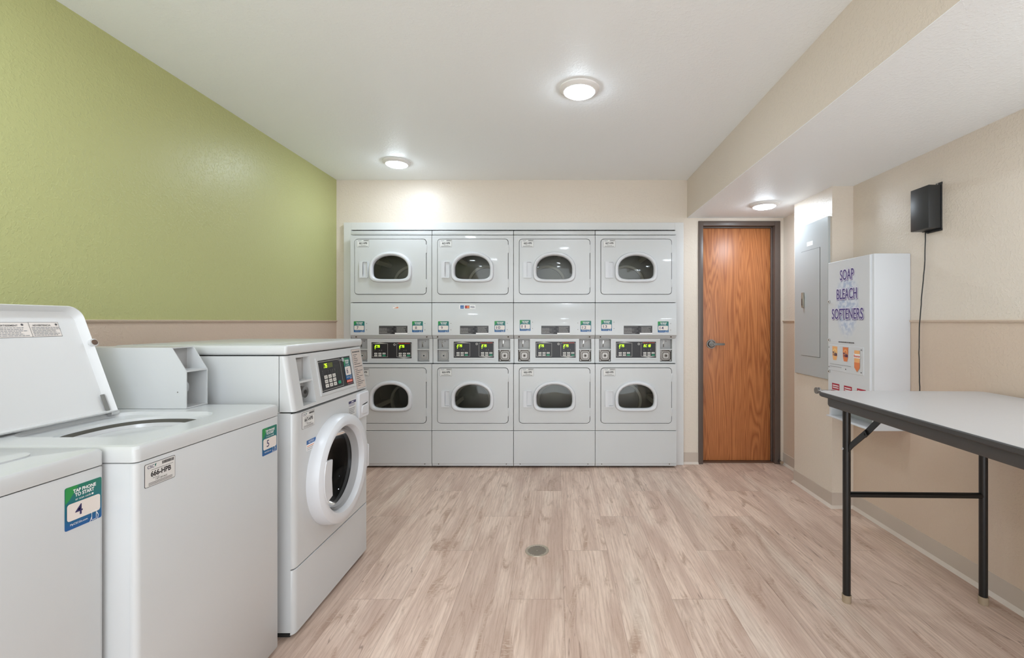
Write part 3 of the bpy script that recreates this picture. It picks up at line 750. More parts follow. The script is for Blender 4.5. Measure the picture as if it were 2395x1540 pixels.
dryer(2, 'white stacked dryer with green stickers 11 and 12', ('11', '12'), ('665-HPB', '666-HPB'), (14.5, 156.5), (749, 751), ('2.75', '2.75'), None, (1, 1), 1.3)
dryer(3, 'rightmost white stacked dryer with stickers 13 and 14, nearest the wooden door', ('13', '14'), ('667-HPB', '668-HPB'), (14, 146.5), (749, 752.5), ('2.75', 'EC18'), None, (1, 1), .9)

# ------------------------------------------------------------------ front-load washer (faces +X; local x = world Y, local y = depth)
XF, YN = -1.015, 1.757
fl = empty('front_load_washer', (XF, YN, 0), PI/2, label='white front-load washer with round glass door and green sticker 6', cat='washer', group=None)
Wf = .681; Df = .70
cb_ = MB().box(.006, Wf-.006, .46, Df, .03, 1.10, WHITE, .006).box(.0, .006, .016, .50, .03, .8785, WHITE).box(Wf-.006, Wf, .016, .50, .03, .8785, WHITE)
cb_.box(.0, .006, .058, .50, .8795, 1.10, WHITE).box(Wf-.006, Wf, .058, .50, .8795, 1.10, WHITE).box(.0, .002, .50, Df, .03, 1.10, WHITE)
cb_.box(.006, Wf-.006, .018, .46, .03, .26, WHITE).box(.006, Wf-.006, .062, .46, .88, 1.10, WHITE)
cb_.build('cabinet', fl)
def wrapfront(z0, z1, y0t=0., y0b=0., m=WHITE, r=.024, holes=None):
    """front skin wrapping round both vertical edges; y0t / y0b depth at top and bottom"""
    prof = [(.0, .016)]
    for i in range(7):
        t = math.radians(90*i/6); prof.append((r-r*math.cos(t)*1.0, r*.62-r*.62*math.sin(t)))
    prof2 = [(x, y) for x, y in prof]+[(Wf-x, y) for x, y in prof[::-1]]
    mb = MB(); n = len(prof2)
    lo = [(x, y+y0b, z0) for x, y in prof2]; hi = [(x, y+y0t, z1) for x, y in prof2]
    lo2 = [(x, y+y0b+.002, z0-.0015) for x, y in prof2]; hi2 = [(x, y+y0t+.002, z1+.0015) for x, y in prof2]
    if not holes:
        mb.loft([lo2, lo, hi, hi2], m, True, True, closed=False)
        mb.add([lo[0], lo[-1], hi[-1], hi[0]], [(0, 1, 2, 3)], m)
        return mb
    k = n//2
    for a, b in ((0, k), (k, n)): mb.loft([lo2[a:b], lo[a:b], hi[a:b], hi2[a:b]], m, closed=False)
    mb.add(lo2, [tuple(range(n))], m); mb.add(hi2, [tuple(range(n))], m)
    c, hole = holes
    plate(mb, [(r, z0), (Wf-r, z0), (Wf-r, z1), (r, z1)], hole, 0, .014, m, c)
    return mb
wrapfront(.022, .268).build('lower_panel', fl)
fp = wrapfront(.276, .874, holes=((.308, .572), [(.308+.170*math.cos(2*PI*i/72), .572+.170*math.sin(2*PI*i/72)) for i in range(72)]))
fpo = fp.build('front_panel', fl)
MB().box(.02, Wf-.02, .03, Df-.05, .0, .03, GAP).build('plinth', fl)
MB().cyl((.05, .08, 0), (.05, .08, .04), .02, GAP).cyl((Wf-.05, .08, 0), (Wf-.05, .08, .04), .02, GAP).build('levelling_foot', fl)
# control fascia with niche
zt, zb_ = 1.100, .883; yt = .036
def ys(z): return yt*(z-zb_)/(zt-zb_)
nx0, nx1, nz0, nz1 = .068, .165, .895, 1.088
f = MB()
def wedge(x0, x1, z0, z1, m=WHITE, d0=0., back=.06):
    f.loft([[(x, ys(z)+d0, z) for x, z in ((x0, z0), (x1, z0), (x1, z1), (x0, z1))], [(x, back, z) for x, z in ((x0, z0), (x1, z0), (x1, z1), (x0, z1))]], m, True, True)
wedge(.018, nx0, zb_, zt); wedge(nx1, Wf-.018, zb_, zt); wedge(nx0, nx1, zb_, nz0); wedge(nx0, nx1, nz1, zt)
wedge(nx0, nx1, .985, .993, d0=.003)
for sx_ in (0, 1):   # rounded ends
    def X(x): return x if sx_ == 0 else Wf-x
    secs = []
    for i in range(7):
        t = math.radians(90*i/6); x = .018-.018*math.sin(t); dy_ = .015-.015*math.cos(t)
        secs.append([(X(x), ys(zb_)+dy_, zb_), (X(x), ys(zt)+dy_, zt), (X(x), .06, zt), (X(x), .06, zb_)])
    f.loft(secs, WHITE, False, True)
fo = f.build('control_fascia', fl)
nb = MB().box(nx0, nx1, .058, .060, nz0, nz1, COINP).box(nx0+.010, nx0+.07, .050, .058, .995, 1.08, COINP, .002)
nb.box(nx0+.008, nx0+.022, .044, .058, 1.0, 1.03, STEEL, .002).box(nx0+.004, nx0+.075, .046, .058, .90, .98, COINP, .002)
nb.build('coin_slot', fo)
cb = MB(); cb.cyl((nx0+.045, .046, .945), (nx0+.045, .02, .945), .024, CHROME, 24).cyl((nx0+.045, .02, .945), (nx0+.045, .018, .945), .008, GAP, 12).build('coin_box_lock', fo)
# display panel on the sloping fascia
vdir = Vector((0, yt, zt-zb_)).normalized(); nrm = Vector((0, -vdir.z, vdir.y))
ox, oz = .218, .922
so = MB(); q = Vector((0, ys(oz), oz))
dw, dh = .310, .142
def P3(u, v, k): return Vector((ox, ys(oz), oz))+Vector((1, 0, 0))*u+vdir*v+nrm*k
for a in ((-.012, -.012, dw+.012, 0), (-.012, dh, dw+.012, dh+.012), (-.012, 0, 0, dh), (dw, 0, dw+.012, dh)):
    so.loft([[P3(a[0], a[1], 0), P3(a[2], a[1], 0), P3(a[2], a[3], 0), P3(a[0], a[3], 0)], [P3(a[0], a[1], .004), P3(a[2], a[1], .004), P3(a[2], a[3], .004), P3(a[0], a[3], .004)]], WHITE, False, True)
so.build('display_surround', fo)
d = Decal(P3(0, 0, .0005), (1, 0, 0), vdir, nrm)
d.rect(0, 0, dw, dh, I['black']); d.border(.006, .006, .205, dh-.006, .0018, I['silver'])
d.rect(.045, .104, .13, .126, I['olive']); d.seg7('.75', .053, .106, .018, I['dig'])
for i in range(4): d.rect(.075+.02*i, .082, .083+.02*i, .0835, I['dgrey'], False); d.rect(.077+.02*i, .088, .082+.02*i, .094, I['dgrey'], False)
for i in range(3): d.rect(.028, .075+.008*i, .036, .079+.008*i, I['dgrey'], False)
d.k += 1
for r_ in range(3):
    for c_ in range(3):
        u, v = .038+c_*.037, .018+(2-r_)*.0195; d.rect(u, v, u+.029, v+.0155, I['button'], False, r=.002)
d.rect(.155, .020, .183, .0345, I['btngreen'], False, r=.005); d.k += 1
for r_ in range(3):
    for c_ in range(3):
        u, v = .038+c_*.037, .018+(2-r_)*.0195; d.rect(u+.007, v+.0065, u+.022, v+.0085, I['dgrey'], False)
d.k += 1
d.rect(.238, .014, .298, .026, I['orangered'], False); d.k += 1; d.text('Speed Queen', .268, .016, .008, I['white'], w=.05, up=False)
d.text('QUANTUM', .268, .004, .006, I['pink'], w=.05, up=False)
dpo = d.build('display_panel', fo)
MB().cyl(P3(.218, dh-.014, .0), P3(.218, dh-.014, .010), .010, CHROME, 24).build('panel_lock', fo)
tap_sticker(fo, P3(.236, .028, .0016), Vector((1, 0, 0)), vdir, nrm, '6', .064, .106)
d = Decal(Vector((.556, ys(.888), .888)), (1, 0, 0), vdir, nrm); lw, lh = .105, .205
d.rect(0, 0, lw, lh, I['dgrey']); d.rect(.0015, .0015, lw-.0015, lh-.0015, I['label'])
d.lines(.010, lh-.020, lw-.012, lh-.008, 1, I['dgrey'], .6, 0, 2); d.rect(.01, lh*.55, lw-.01, lh*.565, I['dgrey'], False)
d.lines(.012, lh*.60, lw-.012, lh*.88, 6, I['dgrey'], .35, .7, 5); d.lines(.012, .012, lw-.012, lh*.52, 10, I['dgrey'], .3, .8, 6); d.build('instruction_label', fo)
# cap
cap = MB(); cap.box(-.001, Wf+.001, .030, Df, 1.104, 1.142, WHITE, .010, 3).build('top_cap', fl)
MB().box(.04, Wf-.04, .10, Df-.04, 1.142, 1.1435, WHITE, .0007).build('top_recess_line', fl)
# door ring
dc = (.324, .567); n = 72
def rg(r, y, c=dc): return [(c[0]+r*math.cos(2*PI*i/n), y, c[1]+r*math.sin(2*PI*i/n)) for i in range(n)]
ci = (.308, .572)
dm = MB(); dm.loft([rg(.243, 0), rg(.242, -.030), rg(.236, -.048), rg(.222, -.057), rg(.206, -.060, ((dc[0]+ci[0])/2, .569)), rg(.192, -.058, ci), rg(.184, -.046, ci), rg(.180, -.015, ci)], WHITE2)
door = dm.build('washer_door', fl)
dm = MB(); dm.loft([rg(.181, -.030, ci), rg(.180, -.036, ci), rg(.177, -.028, ci), rg(.175, -.032, ci), rg(.172, -.022, ci), rg(.170, -.026, ci), rg(.166, -.006, ci)], RUBBER); dm.build('gasket', door)
gm = MB(); gm.loft([rg(.1665, -.008, ci), rg(.158, .010, ci), rg(.135, .045, ci), rg(.10, .062, ci), rg(.05, .07, ci)], GLASSW, False, True); gm.build('door_glass', door)
# drum behind (a dark boot and steel basket let into the cabinet front)
# pull tab on the camera side of the ring
hm = MB(); a = []
import bisect
def arc(r, a0, a1, k=10): return [(ci[0]+r*math.cos(math.radians(a0+(a1-a0)*i/k)), ci[1]+r*math.sin(math.radians(a0+(a1-a0)*i/k))) for i in range(k+1)]
o = arc(.200, 156, 208)+[(ci[0]-.128, ci[1]-.080), (ci[0]-.135, ci[1]), (ci[0]-.128, ci[1]+.075)]
plate(hm, o, None, -.0615, -.05, WHITE2, bev=.003); hm.build('door_handle', door)
MB().box(dc[0]+.235, dc[0]+.262, -.05, .0, dc[1]-.075, dc[1]+.04, WHITE2, .008).build('door_hinge', door)
id_sticker(fpo, (.052, -.0002, .803), U2, V2, (0, -1, 0), '667-HPB', w=.094, h=.066)
d = Decal((.085, -.0002, .707), U2, V2, (0, -1, 0)); d.rect(0, 0, .07, .043, I['white']); d.rect(0, .026, .07, .043, I['logoblue']); d.text('NOTICE', .035, .030, .009, I['white'], w=.04, up=False)
d.rect(.004, .017, .065, .020, I['orange'], False); d.rect(.004, .010, .06, .013, I['grey'], False); d.rect(.004, .003, .055, .006, I['grey'], False); d.build('notice_sticker', fpo)
d = Decal((.455, -.0002, .770), U2, V2, (0, -1, 0)); d.rect(0, 0, .085, .078, I['paper']); d.rect(.002, .060, .082, .073, I['navy']); d.rect(.030, .0645, .054, .0685, I['white'], False)
d.lines(.006, .046, .08, .058, 2, I['purple'], .4, .3, 9); d.lines(.006, .006, .078, .04, 4, I['grey'], .5, .3, 8); d.build('detergent_sticker', fpo)
dd = MB(); plate(dd, rrect(.545, .665, .738, .868, .010, 5), None, -.014, .004, WHITE2, bev=.004)
plate(dd, rrect(.570, .652, .755, .803, .020, 5), None, -.019, -.010, WHITE2, bev=.004)
dd.add([(.575, -.0145, .806), (.648, -.0145, .812), (.640, -.0145, .806), (.60, -.0145, .802)], [(0, 1, 2, 3)], GAP)
dd.build('dispenser_drawer', fl)

bk = MB(); n = 72
bk.loft([rg(.168, .012, ci), rg(.175, .03, ci), rg(.165, .07, ci), rg(.172, .09, ci)], GAP)
bk.build('door_boot', fl)
bk = MB(); bk.loft([rg(.170, .088, ci), rg(.235, .10, ci), rg(.235, .44, ci)], DRUMD, False, True)
for k in range(3):
    a = 1.1+k*2*PI/3; u = Vector((math.cos(a), 0, math.sin(a))); w = Vector((-math.sin(a), 0, math.cos(a))); c = Vector((ci[0], 0, ci[1]))
    q = [c+u*.233+w*.03, c+u*.16+w*.012, c+u*.16-w*.012, c+u*.233-w*.03]
    bk.loft([[p+Vector((0, .12, 0)) for p in q], [p+Vector((0, .43, 0)) for p in q]], DRUMD, True, True)
bk.build('drum', fl)

# ------------------------------------------------------------------ top-load washers
def topwasher(XF, Y0, Wd, D, label, lid_open, full=True):
    e = empty('top_load_washer', (XF, Y0, 0), PI/2, label=label, cat='washer')
    ZS, ZT = .885, .926      # seam under the lid deck, deck top
    b = MB(); r = .014
    # front skin with rounded vertical corners over the body
    prof = []
    for i in range(7):
        t = math.radians(90*i/6); prof.append((r-r*math.cos(t), r-r*math.sin(t)))
    fr = prof+[(Wd-x, y) for x, y in prof[::-1]]
    def wall(pts, z0, z1, m, mb, bz=.003):
        inn = [(x+(.002 if x < Wd/2 else -.002), y+.002) for x, y in pts]
        mb.loft([[(x, y, z0) for x, y in inn], [(x, y, z0+bz) for x, y in pts], [(x, y, z1-bz) for x, y in pts], [(x, y, z1) for x, y in inn]], m, True, True)
    fp = MB(); back = .016
    wall(fr+[(Wd, back), (0, back)], .022, ZS-.003, WHITE, fp)
    fpo = fp.build('front_panel', e)
    MB().box(.002, Wd-.002, back+.0015, D, .022, ZS-.003, WHITE, .002).build('cabinet', e)
    MB().box(.03, Wd-.03, .05, D-.03, 0, .022, GAP).build('plinth', e)
    # deck: rounded edge plate with a recessed lid well and a tub opening
    dk = MB(); o2 = fr+[(Wd, D), (0, D)]
    def sh(k): return [(x+(k if x < Wd/2 else -k), y+(k if y < D/2 else -k)) for x, y in o2]
    R0 = (.092, Wd-.125) if lid_open else None
    lo, mid, up = [(x, y, ZS) for x, y in sh(0)], [(x, y, ZT-.010) for x, y in sh(0)], [(x, y, ZT-.003) for x, y in sh(.004)]
    top = [(x, y) for x, y in sh(.012)]
    dk.loft([lo, mid, up, [(x, y, ZT) for x, y in top]], WHITE, True, not lid_open)
    if lid_open:
        # well: rounded rectangle, then the round tub mouth (z follows the xy outlines)
        wx0, wx1, wy0, wy1 = .088, .432, .095, .455
        c = ((wx0+wx1)/2, (wy0+wy1)/2)
        well = rrect(wx0, wx1, wy0, wy1, .075, 8)
        tub = [(c[0]+.166*math.copysign(abs(math.cos(t))**.8, math.cos(t)), c[1]-.028+.150*math.copysign(abs(math.sin(t))**.8, math.sin(t))) for t in [2*PI*i/48 for i in range(48)]]
        A = angs_of(c, top, well, tub); T, Wl, Tb = resample(top, A, c), resample(well, A, c), resample(tub, A, c)
        W2 = scale2(Wl, c, .97, .97)
        def z3(p, z): return [(x, y, z) for x, y in p]
        dk.loft([z3(T, ZT), z3(Wl, ZT), z3(W2, ZT-.010), z3(Tb, ZT-.014), z3(scale2(Tb, c, .98, .98), ZT-.022)], WHITE)
        dk.build('lid_deck', e)
        tb = MB(); B = z3(scale2(Tb, c, .98, .98), ZT-.022)
        tb.loft([B, z3(scale2(Tb, c, 1.02, 1.02), ZT-.045), z3(scale2(Tb, c, 1.02, 1.02), ZT-.35)], DRUM, False, True)
        tb.build('tub', e)
        tr = MB(); T1 = scale2(Tb, c, 1.01, 1.01); T2 = scale2(Tb, c, .86, .86); T3 = scale2(Tb, c, .80, .80)
        tr.loft([z3(T1, ZT-.046), z3(T2, ZT-.030), z3(T3, ZT-.040), z3(T3, ZT-.3)], PORC); tr.build('tub_ring', e)
        cc = ((c[0]), c[1]-.028)
        ag = MB()
        ag.loft([[(cc[0]+rr*math.cos(2*PI*i/30), cc[1]+rr*math.sin(2*PI*i/30), z) for i in range(30)] for rr, z in ((.10, ZT-.33), (.045, ZT-.30), (.038, ZT-.12), (.028, ZT-.09), (.01, ZT-.085))], PORC, False, True)
        ag.build('agitator', e)
        # raised lid, hinged at the back of the well, leaning back
        Lw0, Lw1, Ll = .030, .400, .385
        hy, hz = .435, ZT-.006
        lean = math.radians(20)
        U = Vector((1, 0, 0)); Vv = Vector((0, math.sin(lean), math.cos(lean))); Nn = Vector((0, -math.cos(lean), math.sin(lean)))
        ol = rrect(Lw0, Lw1, .012, Ll, .040, 7)
        def Q(p, k): return [Vector((x, hy, hz))+Vv*v+Nn*k for x, v in p]
        cen = ((Lw0+Lw1)/2, Ll/2)
        # sharp lower corners near the hinge
        ol = [(x if v > .06 else (Lw0 if x < cen[0] else Lw1), v if v > .06 else max(v, .012)) for x, v in ol]
        ol = [p for i, p in enumerate(ol) if p != ol[i-1]]
        i1 = scale2(ol, cen, .982, .982); i2 = scale2(ol, cen, .90, .905)
        ld = MB()
        ld.loft([Q(ol, -.020), Q(ol, .010), Q(i1, .013), Q(scale2(ol, cen, .968, .968), .009), Q(scale2(ol, cen, .925, .93), -.010), Q(i2, -.011)], LID, True, True)
        lo_ = ld.build('lid', e)
        d = Decal(Vector((Lw0+.035, hy, hz))+Vv*.288+Nn*(-.0108), U, Vv, Nn)
        sw, sh_ = .268, .048
        d.rect(0, 0, sw, sh_, I['dgrey']); d.rect(.0012, .0012, sw-.0012, sh_-.0012, I['cream'])
        for q, (u0, t) in enumerate(((.0, 'WARNING'), (.094, 'AVERTISSEMENT'), (.186, 'ADVERTENCIA'))):
            if q: d.rect(u0-.001, 0, u0, sh_, I['dgrey'], False)
            d.text(t, u0+.008, sh_-.013, .0055, I['dgrey'], bold=.02, align='L', up=False); d.disc(u0+.074, sh_-.008, .0035, I['dgrey'], 12, False)
            d.lines(u0+.004, .003, u0+.085, sh_-.015, 6, I['grey'], .5, .25, 11+q)
        d.build('warning_label', lo_)
        bp = MB(); pc = Vector((Lw1-.002, hy, hz))+Vv*.255+Nn*.006
        bp.cyl(pc-Nn*.004, pc+Nn*.012, .009, BROWN, 16); bp.cyl(pc+Nn*.0, pc+Nn*.009, .013, LID, 16); bp.build('lid_bumper', lo_)
        hg = MB(); pc = Vector((Lw1-.026, hy, hz))+Nn*(-.004)
        hg.loft([[pc+U*a+Vv*v+Nn*k for a, v in ((0, .012), (.010, .012), (.010, .078), (0, .078))] for k in (0, .005)], STEEL, True, True)
        pc2 = Vector((Lw1-.010, hy, hz))+Vv*.010
        hg.cyl(pc2-U*.012, pc2+U*.016, .008, CHROME, 14); hg.build('lid_hinge', lo_)
        # console hidden behind the lid, and the coin housing at its far end
        MB().box(.0, .46, .632, .715, ZT, 1.125, WHITE, .004).build('console', e)
        c0, c1 = Wd-.100, Wd-.002
        yb, yf, yt_ = .70, .266, .318       # back, front bottom, front top (depth)
        zl, zs, zt2 = ZT+.001, 1.058, 1.142
        H = MB(); th = .0035
        side = [(yf, zl), (yf, zs), (yt_, zt2), (yb, zt2), (yb, zl)]
        for xa, xb in ((c0, c0+th), (c1-th, c1)):
            H.loft([[(xa, y, z) for y, z in side], [(xb, y, z) for y, z in side]], WHITE, True, True)
        H.box(c0+th, c1-th, yt_, yb, zt2-th, zt2, WHITE).box(c0+th, c1-th, yf, yb, zl, zl+th, WHITE).box(c0+th, c1-th, yf, yf+.075, zs-.003, zs+.003, WHITE).box(c0+th, c1-th, yf+.075, yb, zl, zt2-th, COINP)
        H.cyl((c0, yf+.03, .985), (c0-.001, yf+.03, .985), .002, DSTEEL, 8)
        ho = H.build('coin_housing', e)
        C = MB(); xm = c0+.045
        C.box(c0+.010, c0+.060, yf+.066, yf+.075, .94, 1.05, COINP, .002)
        C.cyl((xm, yf+.066, .995), (xm, yf+.045, .995), .024, CHROME, 24).cyl((xm, yf+.045, .995), (xm, yf+.043, .995), .006, GAP, 10)
        C.box(c0+.012, c0+.040, yf+.069, yf+.075, 1.07, 1.12, STEEL, .002).box(c0+.012, c0+.03, yf+.062, yf+.07, .945, .975, DSTEEL, .002)
        C.build('coin_slot', ho)
    else:
        dk.build('lid_deck', e)
        lo2 = rrect(.06, Wd-.06, .09, .46, .04, 6); L = MB(); c = (Wd/2, .275)
        L.loft([[(x, y, ZT-.0005) for x, y in lo2], [(x, y, ZT+.004) for x, y in lo2], [(x, y, ZT+.006) for x, y in scale2(lo2, c, .985, .985)]], WHITE, False, True); L.build('lid', e)
        L = MB().box(.0, Wd, .60, .715, ZT, 1.07, WHITE, .006); L.build('console', e)
    return e, fpo
w5, f5 = topwasher(-1.04, 1.124, .578, .72, 'white top-load washer with raised lid and green sticker 5', True)
tap_sticker(f5, (.480, -.0003, .757), U2, V2, (0, -1, 0), '5', .083, .097)
id_sticker(f5, (.022, -.0003, .812), U2, V2, (0, -1, 0), '666-HPB', w=.092, h=.060)
w4, f4 = topwasher(-1.11, .500, .618, .65, 'white top-load washer with closed lid and green sticker 4, nearest the camera', False)
tap_sticker(f4, (.525, -.0003, .759), U2, V2, (0, -1, 0), '4', .083, .098)
w5['group'] = w4['group'] = 'white top-load washers along the left wall'

# ------------------------------------------------------------------ electrical panel on the column
ep = empty('electrical_panel', (1.82, 3.455, 0), -PI/2, label='grey electrical breaker panel with inner door on the beige column', cat='electrical panel')
# local x runs toward the camera, local -y points into the room
b = MB(); plate(b, [(0, .846), (.425, .846), (.425, 1.936), (0, 1.936)], None, -.016, 0, PANELG, bev=.003)
b.build('cover', ep)
b = MB(); plate(b, [(.095, .985), (.335, .985), (.335, 1.745), (.095, 1.745)], None, -.0175, -.015, DARKGAP, bev=.0002)
plate(b, [(.080, .987), (.333, .987), (.333, 1.743), (.080, 1.743)], None, -.0182, -.015, PANELG, bev=.0004); do = b.build('panel_door', ep)
b = MB().box(.118, .140, -.030, -.018, 1.335, 1.445, BRASS, .003).box(.122, .136, -.032, -.030, 1.35, 1.40, DSTEEL, .001); b.build('latch', do)
d = Decal((.17, -.0163, 1.775), U2, V2, (0, -1, 0)); d.rect(0, 0, .075, .030, I['white']); d.build('blank_label', ep)

# ------------------------------------------------------------------ soap vending machine
V0, VL, VD = 2.935, .415, .207
vm = empty('soap_vending_machine', (1.753, V0, 0), -PI/2, label='white wall-mounted soap vending machine reading SOAP BLEACH SOFTENERS', cat='vending machine')
b = MB()
b.box(0, VL, .004, VD-.001, .7201, 1.612, WHITE2, .004)
b.box(0, .016, .004, VD-.001, .632, .72, WHITE2).box(VL-.016, VL, .004, VD-.001, .632, .72, WHITE2).box(.016, VL-.016, .10, VD-.002, .633, .716, PANELG)
b.box(0, VL, -.018, VD-.001, .626, .634, WHITE2, .002)
b.build('cabinet', vm)
b = MB(); plate(b, [(.001, .716), (VL-.020, .716), (VL-.020, 1.610), (.001, 1.610)], None, -.006, .004, WHITE2, bev=.003); vd = b.build('front_door', vm)
b = MB()
for q in (1.360, 1.115, .915): b.cyl((.020, -.006, q), (.020, -.014, q), .010, CHROME, 16).cyl((.020, -.014, q), (.020, -.0145, q), .004, GAP, 8)
b.build('door_lock', vd)
d = Decal((0, -.0061, 0), U2, V2, (0, -1, 0), step=.0001)
d.poly([(.195+.125*math.cos(2*PI*i/40), 1.345+.235*math.sin(2*PI*i/40)) for i in range(40)], CLOUD)
mpn = CLOUD.node_tree.nodes
for nn in mpn:
    if nn.type == 'MAPPING': nn.inputs['Location'].default_value = (-.195, 0, -1.345)
    if nn.type == 'VECT_MATH' and nn.operation == 'MULTIPLY': nn.inputs[1].default_value = (8.0, 0, 4.25)
for t, u, v, hh, ww in (('SOAP', .192, 1.487, .062, .128), ('BLEACH', .190, 1.371, .062, .190), ('SOFTENERS', .193, 1.250, .062, .292)):
    d.btext(t, u+.003, v-.004, hh, I['purple'], ww, .0045)
    d.btext(t, u, v, hh, I['outline'], ww, .0052)
    d.btext(t, u, v, hh, I['purple'], ww, .0016); d.text(t, u, v, hh, I['purple'], w=ww)
d.lines(.115, 1.102, .262, 1.113, 1, I['dgrey'], .6, 0, 3)
d.build('front_graphics', vd)
b = MB(); plate(b, [(.012, .925), (.345, .925), (.345, 1.085), (.012, 1.085)], None, -.0085, -.006, WHITE2, bev=.0008); po = b.build('product_window', vd)
d = Decal((0, -.0088, 0), U2, V2, (0, -1, 0))
for u, c1, c2 in ((.078, I['orange2'], I['yellow']), (.185, I['orange'], I['orange2'])):
    d.poly([(u-.026, 1.078), (u+.026, 1.078), (u+.024, 1.018), (u+.016, .992), (u-.016, .992), (u-.024, 1.018)], c1); d.disc(u, 1.048, .017, c2, up=False); d.k += 1; d.disc(u, 1.048, .010, c1, up=False); d.k += 1
    d.text('Tide', u, 1.018, .026, I['navy'], w=.044, bold=.03)
u = .292; d.poly([(u-.024, 1.065), (u+.024, 1.065), (u+.024, .965), (u, .940), (u-.024, .965)], I['orange2']); d.poly([(u-.024, .995), (u+.024, .995), (u+.024, .965), (u, .940), (u-.024, .965)], I['orange'])
d.rect(u-.030, 1.020, u+.030, 1.045, I['white']); d.text('Bounce', u, 1.025, .015, I['orangered'], w=.052, bold=.03)
for a in ((.03, .95, .15, .9525), (.03, .965, .24, .9675)): d.rect(*a, I['grey'], False)
d.k += 1
for a, c in ((.330, 1.07), (.330, .94), (.19, .945), (.022, 1.07), (.022, .945)): d.disc(a, c, .004, I['dgrey'], 10, False)
d.build('product_pictures', po)
d = Decal((0, -.0063, 0), U2, V2, (0, -1, 0))
for u in (.045, .165, .285): d.rect(u, .805, u+.075, .845, I['red'], False)
d.k += 1
for u in (.045, .165, .285): d.lines(u+.008, .812, u+.068, .838, 2, I['white'], .5, 0, 5)
d.build('price_label', vd)
b = MB(); b.box(.055, .085, -.10, -.006, .795, .803, CHROME, .002)
b.cyl((.070, -.100, .799), (.070, -.108, .799), .020, CHROME, 20).cyl((.070, -.116, .799), (.070, -.124, .799), .020, STEEL, 20).cyl((.070, -.108, .799), (.070, -.116, .799), .014, STEEL, 20)
b.build('coin_slide', vm)

# ------------------------------------------------------------------ black box on the right wall
bx = empty('wall_control_box', (RW, 2.436, 1.712), -PI/2, label='small black metal box mounted high on the beige right wall', cat='box')
b = MB(); b.box(0, .120, -.068, -.006, 0, .220, BOXBLK, .0025).box(.0, .122, -.006, 0, -.002, .222, BOXBLK)
b.build('case', bx)
b = MB(); b.box(.030, .124, -.004, 0, -.014, -.002, BOXBLK, .001).box(.085, .124, -.004, 0, .222, .234, BOXBLK, .001).cyl((.10, -.004, .228), (.10, -.007, .228), .004, STEEL, 10).cyl((.035, -.012, -.008), (.035, 0, -.008), .005, BOXBLK, 10)
b.build('mounting_flange', bx)
cp = []; r = random.Random(4)
for i in range(40):
    t = i/39; z = .002-1.01*t
    cp.append((.030-.045*t**1.2+.006*math.sin(9*t)+r.uniform(-.0015, .0015)-.004, -.008-.012*math.sin(3*t), z))
MB().tube(cp, .0026, CORD, 8).build('power_cord', bx)

# ------------------------------------------------------------------ folding table
TZ = .915; TL, TW = 1.83, .748
ang = math.radians(-1.4)
R_ = Matrix.Rotation(ang, 3, 'Z'); far = Vector((1.196+TW/2, 2.092, 0)); cen = far-R_ @ Vector((0, TL/2, 0))
tb = empty('folding_table', (cen.x, cen.y, 0), ang, label='tall folding table with grey laminate top and black edge and legs', cat='table')
def rr3(x0, x1, y0, y1, r, z, n=6): return [(x, y, z) for x, y in rrect(x0, x1, y0, y1, r, n)]
hx_, hy_ = TW/2, TL/2
b = MB()
b.loft([rr3(-hx_+.006, hx_-.006, -hy_+.006, hy_-.006, .03, TZ-.022), rr3(-hx_, hx_, -hy_, hy_, .035, TZ-.017), rr3(-hx_, hx_, -hy_, hy_, .035, TZ-.004), rr3(-hx_+.003, hx_-.003, -hy_+.003, hy_-.003, .034, TZ-.001), rr3(-hx_+.005, hx_-.005, -hy_+.005, hy_-.005, .032, TZ-.001)], TABLEEDGE, True, True)
b.build('edge_band', tb)
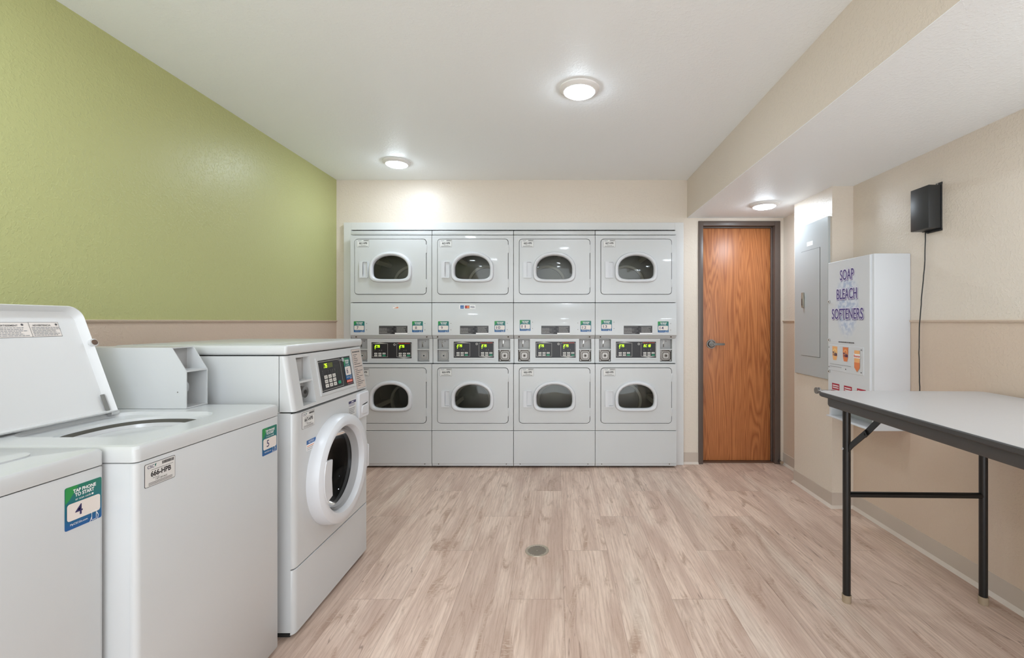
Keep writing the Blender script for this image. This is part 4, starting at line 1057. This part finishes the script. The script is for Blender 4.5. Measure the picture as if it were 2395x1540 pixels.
b = MB(); b.loft([rr3(-hx_+.005, hx_-.005, -hy_+.005, hy_-.005, .032, TZ-.001), rr3(-hx_+.006, hx_-.006, -hy_+.006, hy_-.006, .031, TZ)], TABLETOP, False, True); b.build('tabletop', tb)
b = MB(); ax, ay = hx_-.010, hy_-.062
b.loft([rr3(-ax, ax, -ay, ay, .02, TZ-.022), rr3(-ax, ax, -ay, ay, .02, TZ-.050), rr3(-ax+.004, ax-.004, -ay+.004, ay-.004, .018, TZ-.058), rr3(-ax+.010, ax-.010, -ay+.010, ay-.010, .012, TZ-.058), rr3(-ax+.012, ax-.012, -ay+.012, ay-.012, .010, TZ-.024)], TABLEEDGE, False, True)
b.build('apron', tb)
for sy in (1, -1):
    ly = sy*(hy_-.098)
    for sx_ in (-1, 1):
        lx = sx_*.294
        b = MB(); b.cyl((lx, ly, .03), (lx, ly, TZ-.026), .0155, TBLACK, 24)
        if sx_ == -1 or True:
            b.cyl((lx-.0155, ly, .675), (lx-.018, ly, .675), .006, CHROME, 10)
        lg = b.build('leg', tb)
        MB().cyl((lx, ly, 0), (lx, ly, .034), .0175, FOOT, 24, r1=.0185).build('foot_cap', lg)
        b = MB(); y2 = ly-sy*.115; y3 = ly-sy*.235
        def strap(p, q, w, t0, x):
            p, q = Vector(p), Vector(q); dd = (q-p).normalized(); s_ = Vector((0, -dd.z, dd.y))*w
            b.loft([[p+s_+Vector((x, 0, 0)), q+s_+Vector((x, 0, 0)), q-s_+Vector((x, 0, 0)), p-s_+Vector((x, 0, 0))], [p+s_+Vector((x+t0, 0, 0)), q+s_+Vector((x+t0, 0, 0)), q-s_+Vector((x+t0, 0, 0)), p-s_+Vector((x+t0, 0, 0))]], TBLACK, True, True)
        strap((lx, ly-sy*.005, .668), (lx, ly-sy*.045, .706), .010, .006, -.003)
        strap((lx, ly-sy*.040, .702), (lx, y2-sy*.02, .778), .0115, .006, -.004)
        strap((lx, y2, .764), (lx, y3, .872), .0125, .004, .002)
        b.cyl((lx-.006, y2-sy*.008, .768), (lx+.008, y2-sy*.008, .768), .005, TBLACK, 12)
        b.build('brace', tb)
    MB().cyl((-.294, ly, .473), (.294, ly, .473), .0125, TBLACK, 20).build('crossbar', tb)
